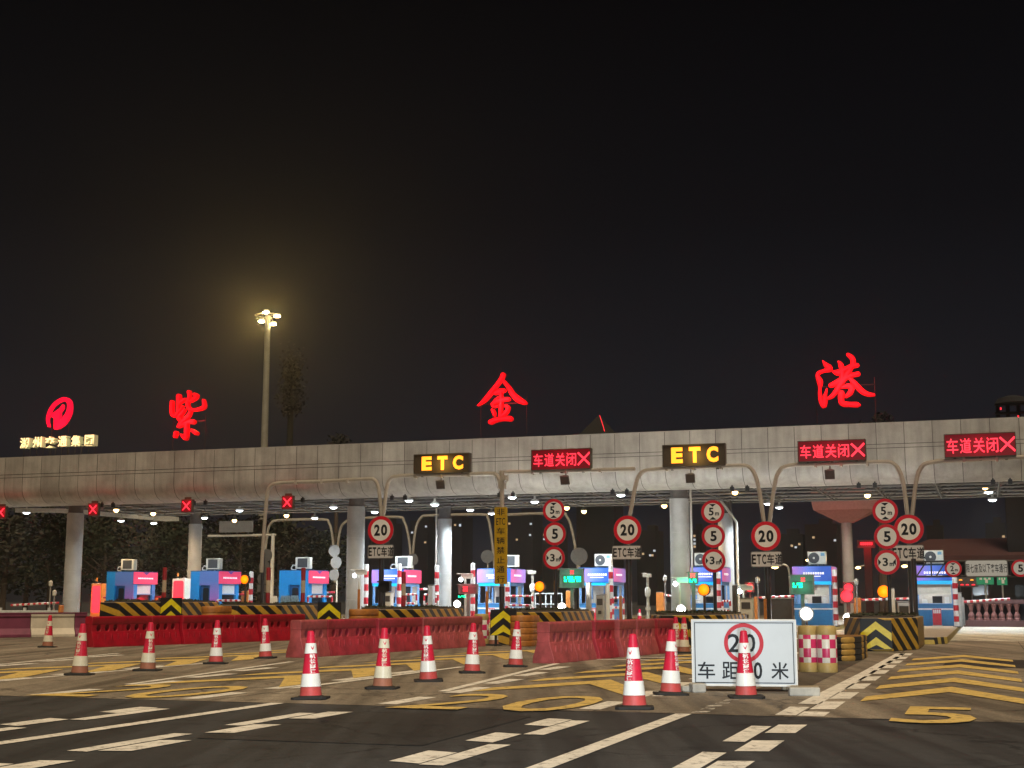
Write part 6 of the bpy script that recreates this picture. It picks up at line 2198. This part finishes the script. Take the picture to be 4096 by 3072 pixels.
for x0, x1, y0, y1, lb in ((3905, 3976, 2306, 2338, 'small green road sign below the white passenger car plate, larger one'), (3987, 4030, 2306, 2340, 'small green road sign below the right end of the white passenger car plate')):
    t0, zt = at(x0, y0, 90); t1, zb_ = at(x1, y1, 90)
    r = thing('green_road_sign', lb, 'road sign', W((t0 + t1) / 2, 90), group='small green road signs')
    w = t1 - t0
    mb = MB().box((0, 0, (zt + zb_) / 2), (w, .06, zt - zb_), 0)
    for i in range(3):
        mb.box((-w * .25 + w * .25 * i, -.033, zt - .14), (w * .14, .006, .12), 1)
    mb.box((w * .08, -.033, zb_ + .2), (.16, .006, .22), 1)
    mb.build('sign_panel', ['green_sign', 'sign_white'], r, smooth=0)
    MB().cyl((0, .06, 0), (0, .06, zt), .05, n=8).build('post', 'steel', r)
for px, py, lb in ((3840, 2332, 'small cluster of red and yellow lights left of the green road signs'), (3885, 2332, 'second small cluster of red and yellow lights touching the green road sign')):
    t, z = at(px, py, 92)
    r = thing('signal_cluster', lb, 'traffic signal', W(t, 92), group='small clusters of signal lights')
    MB().box((0, 0, z + .05), (.75, .1, .6)).cyl((0, .08, 0), (0, .08, z), .04, n=8).build('case', 'kiosk_dark', r, smooth=0)
    a_ = MB()
    for dx in (-.24, .12):
        a_.lathe([(.10, -.02), (.12, 0), (.03, .05)], 10, c=(dx, -.08, z - .12))
    a_.build('red_lamp', 'red_glow', r)
    MB().lathe([(.10, -.02), (.12, 0), (.03, .05)], 10, c=(.05, -.08, z + .18)).build('yellow_lamp', 'led_amber', r)
for px, py, d, h, lb in ((3432, 2272, 120, 0, 'small yellow street lamp behind the red signals at right'), (3618, 2266, 110, 0, 'small yellow street lamp left of the rightmost booth'), (3232, 2242, 130, 0, 'small yellow street lamp left of the cream air conditioner in the middle right'),
                         (3100, 2270, 90, 0, 'small lamp on a curved pole right of the third ETC lane plate')):
    t, z = at(px, py, d)
    r = thing('street_lamp', lb, 'street lamp', W(t, d), group='small far street lamps')
    MB().tube(smooth_path([(.9, 0, 0), (.9, 0, z - .5), (.7, 0, z + .15), (.1, 0, z + .12)]), .06, 8).build('pole', 'steel', r)
    MB().lathe([(.05, .12), (.22, .04), (.2, -.02), (.05, -.08)], 12, c=(0, 0, z)).build('lamp_head', 'orange_lens', r)

# headlights of the car the picture is taken from
for sx in (-.62, .62):
    o = light(None, 'SPOT', 5200, (.80, .92, 1.0), (sx, .6, .68), .07, aim=(.07, 1, .012), spot=56, blend=.9)
    o.name = 'car_headlight'

# ------------------------------------------------------------------ night haze
hz = MB().box((0, 1150, 15), (3100, 2950, 32)).build('haze', 'asphalt', smooth=0)
tag(hz, kind='stuff')
hm_ = bpy.data.materials.new('night haze'); hm_.use_nodes = True
hn, hl_ = hm_.node_tree.nodes, hm_.node_tree.links
hn.clear()
ho = hn.new('ShaderNodeOutputMaterial')
hv = hn.new('ShaderNodeVolumePrincipled')
hv.inputs['Color'].default_value = (.9, .9, .92, 1)
hv.inputs['Density'].default_value = .0006
hv.inputs['Anisotropy'].default_value = .82
hl_.new(hv.outputs[0], ho.inputs['Volume'])
hz.data.materials.clear(); hz.data.materials.append(hm_)
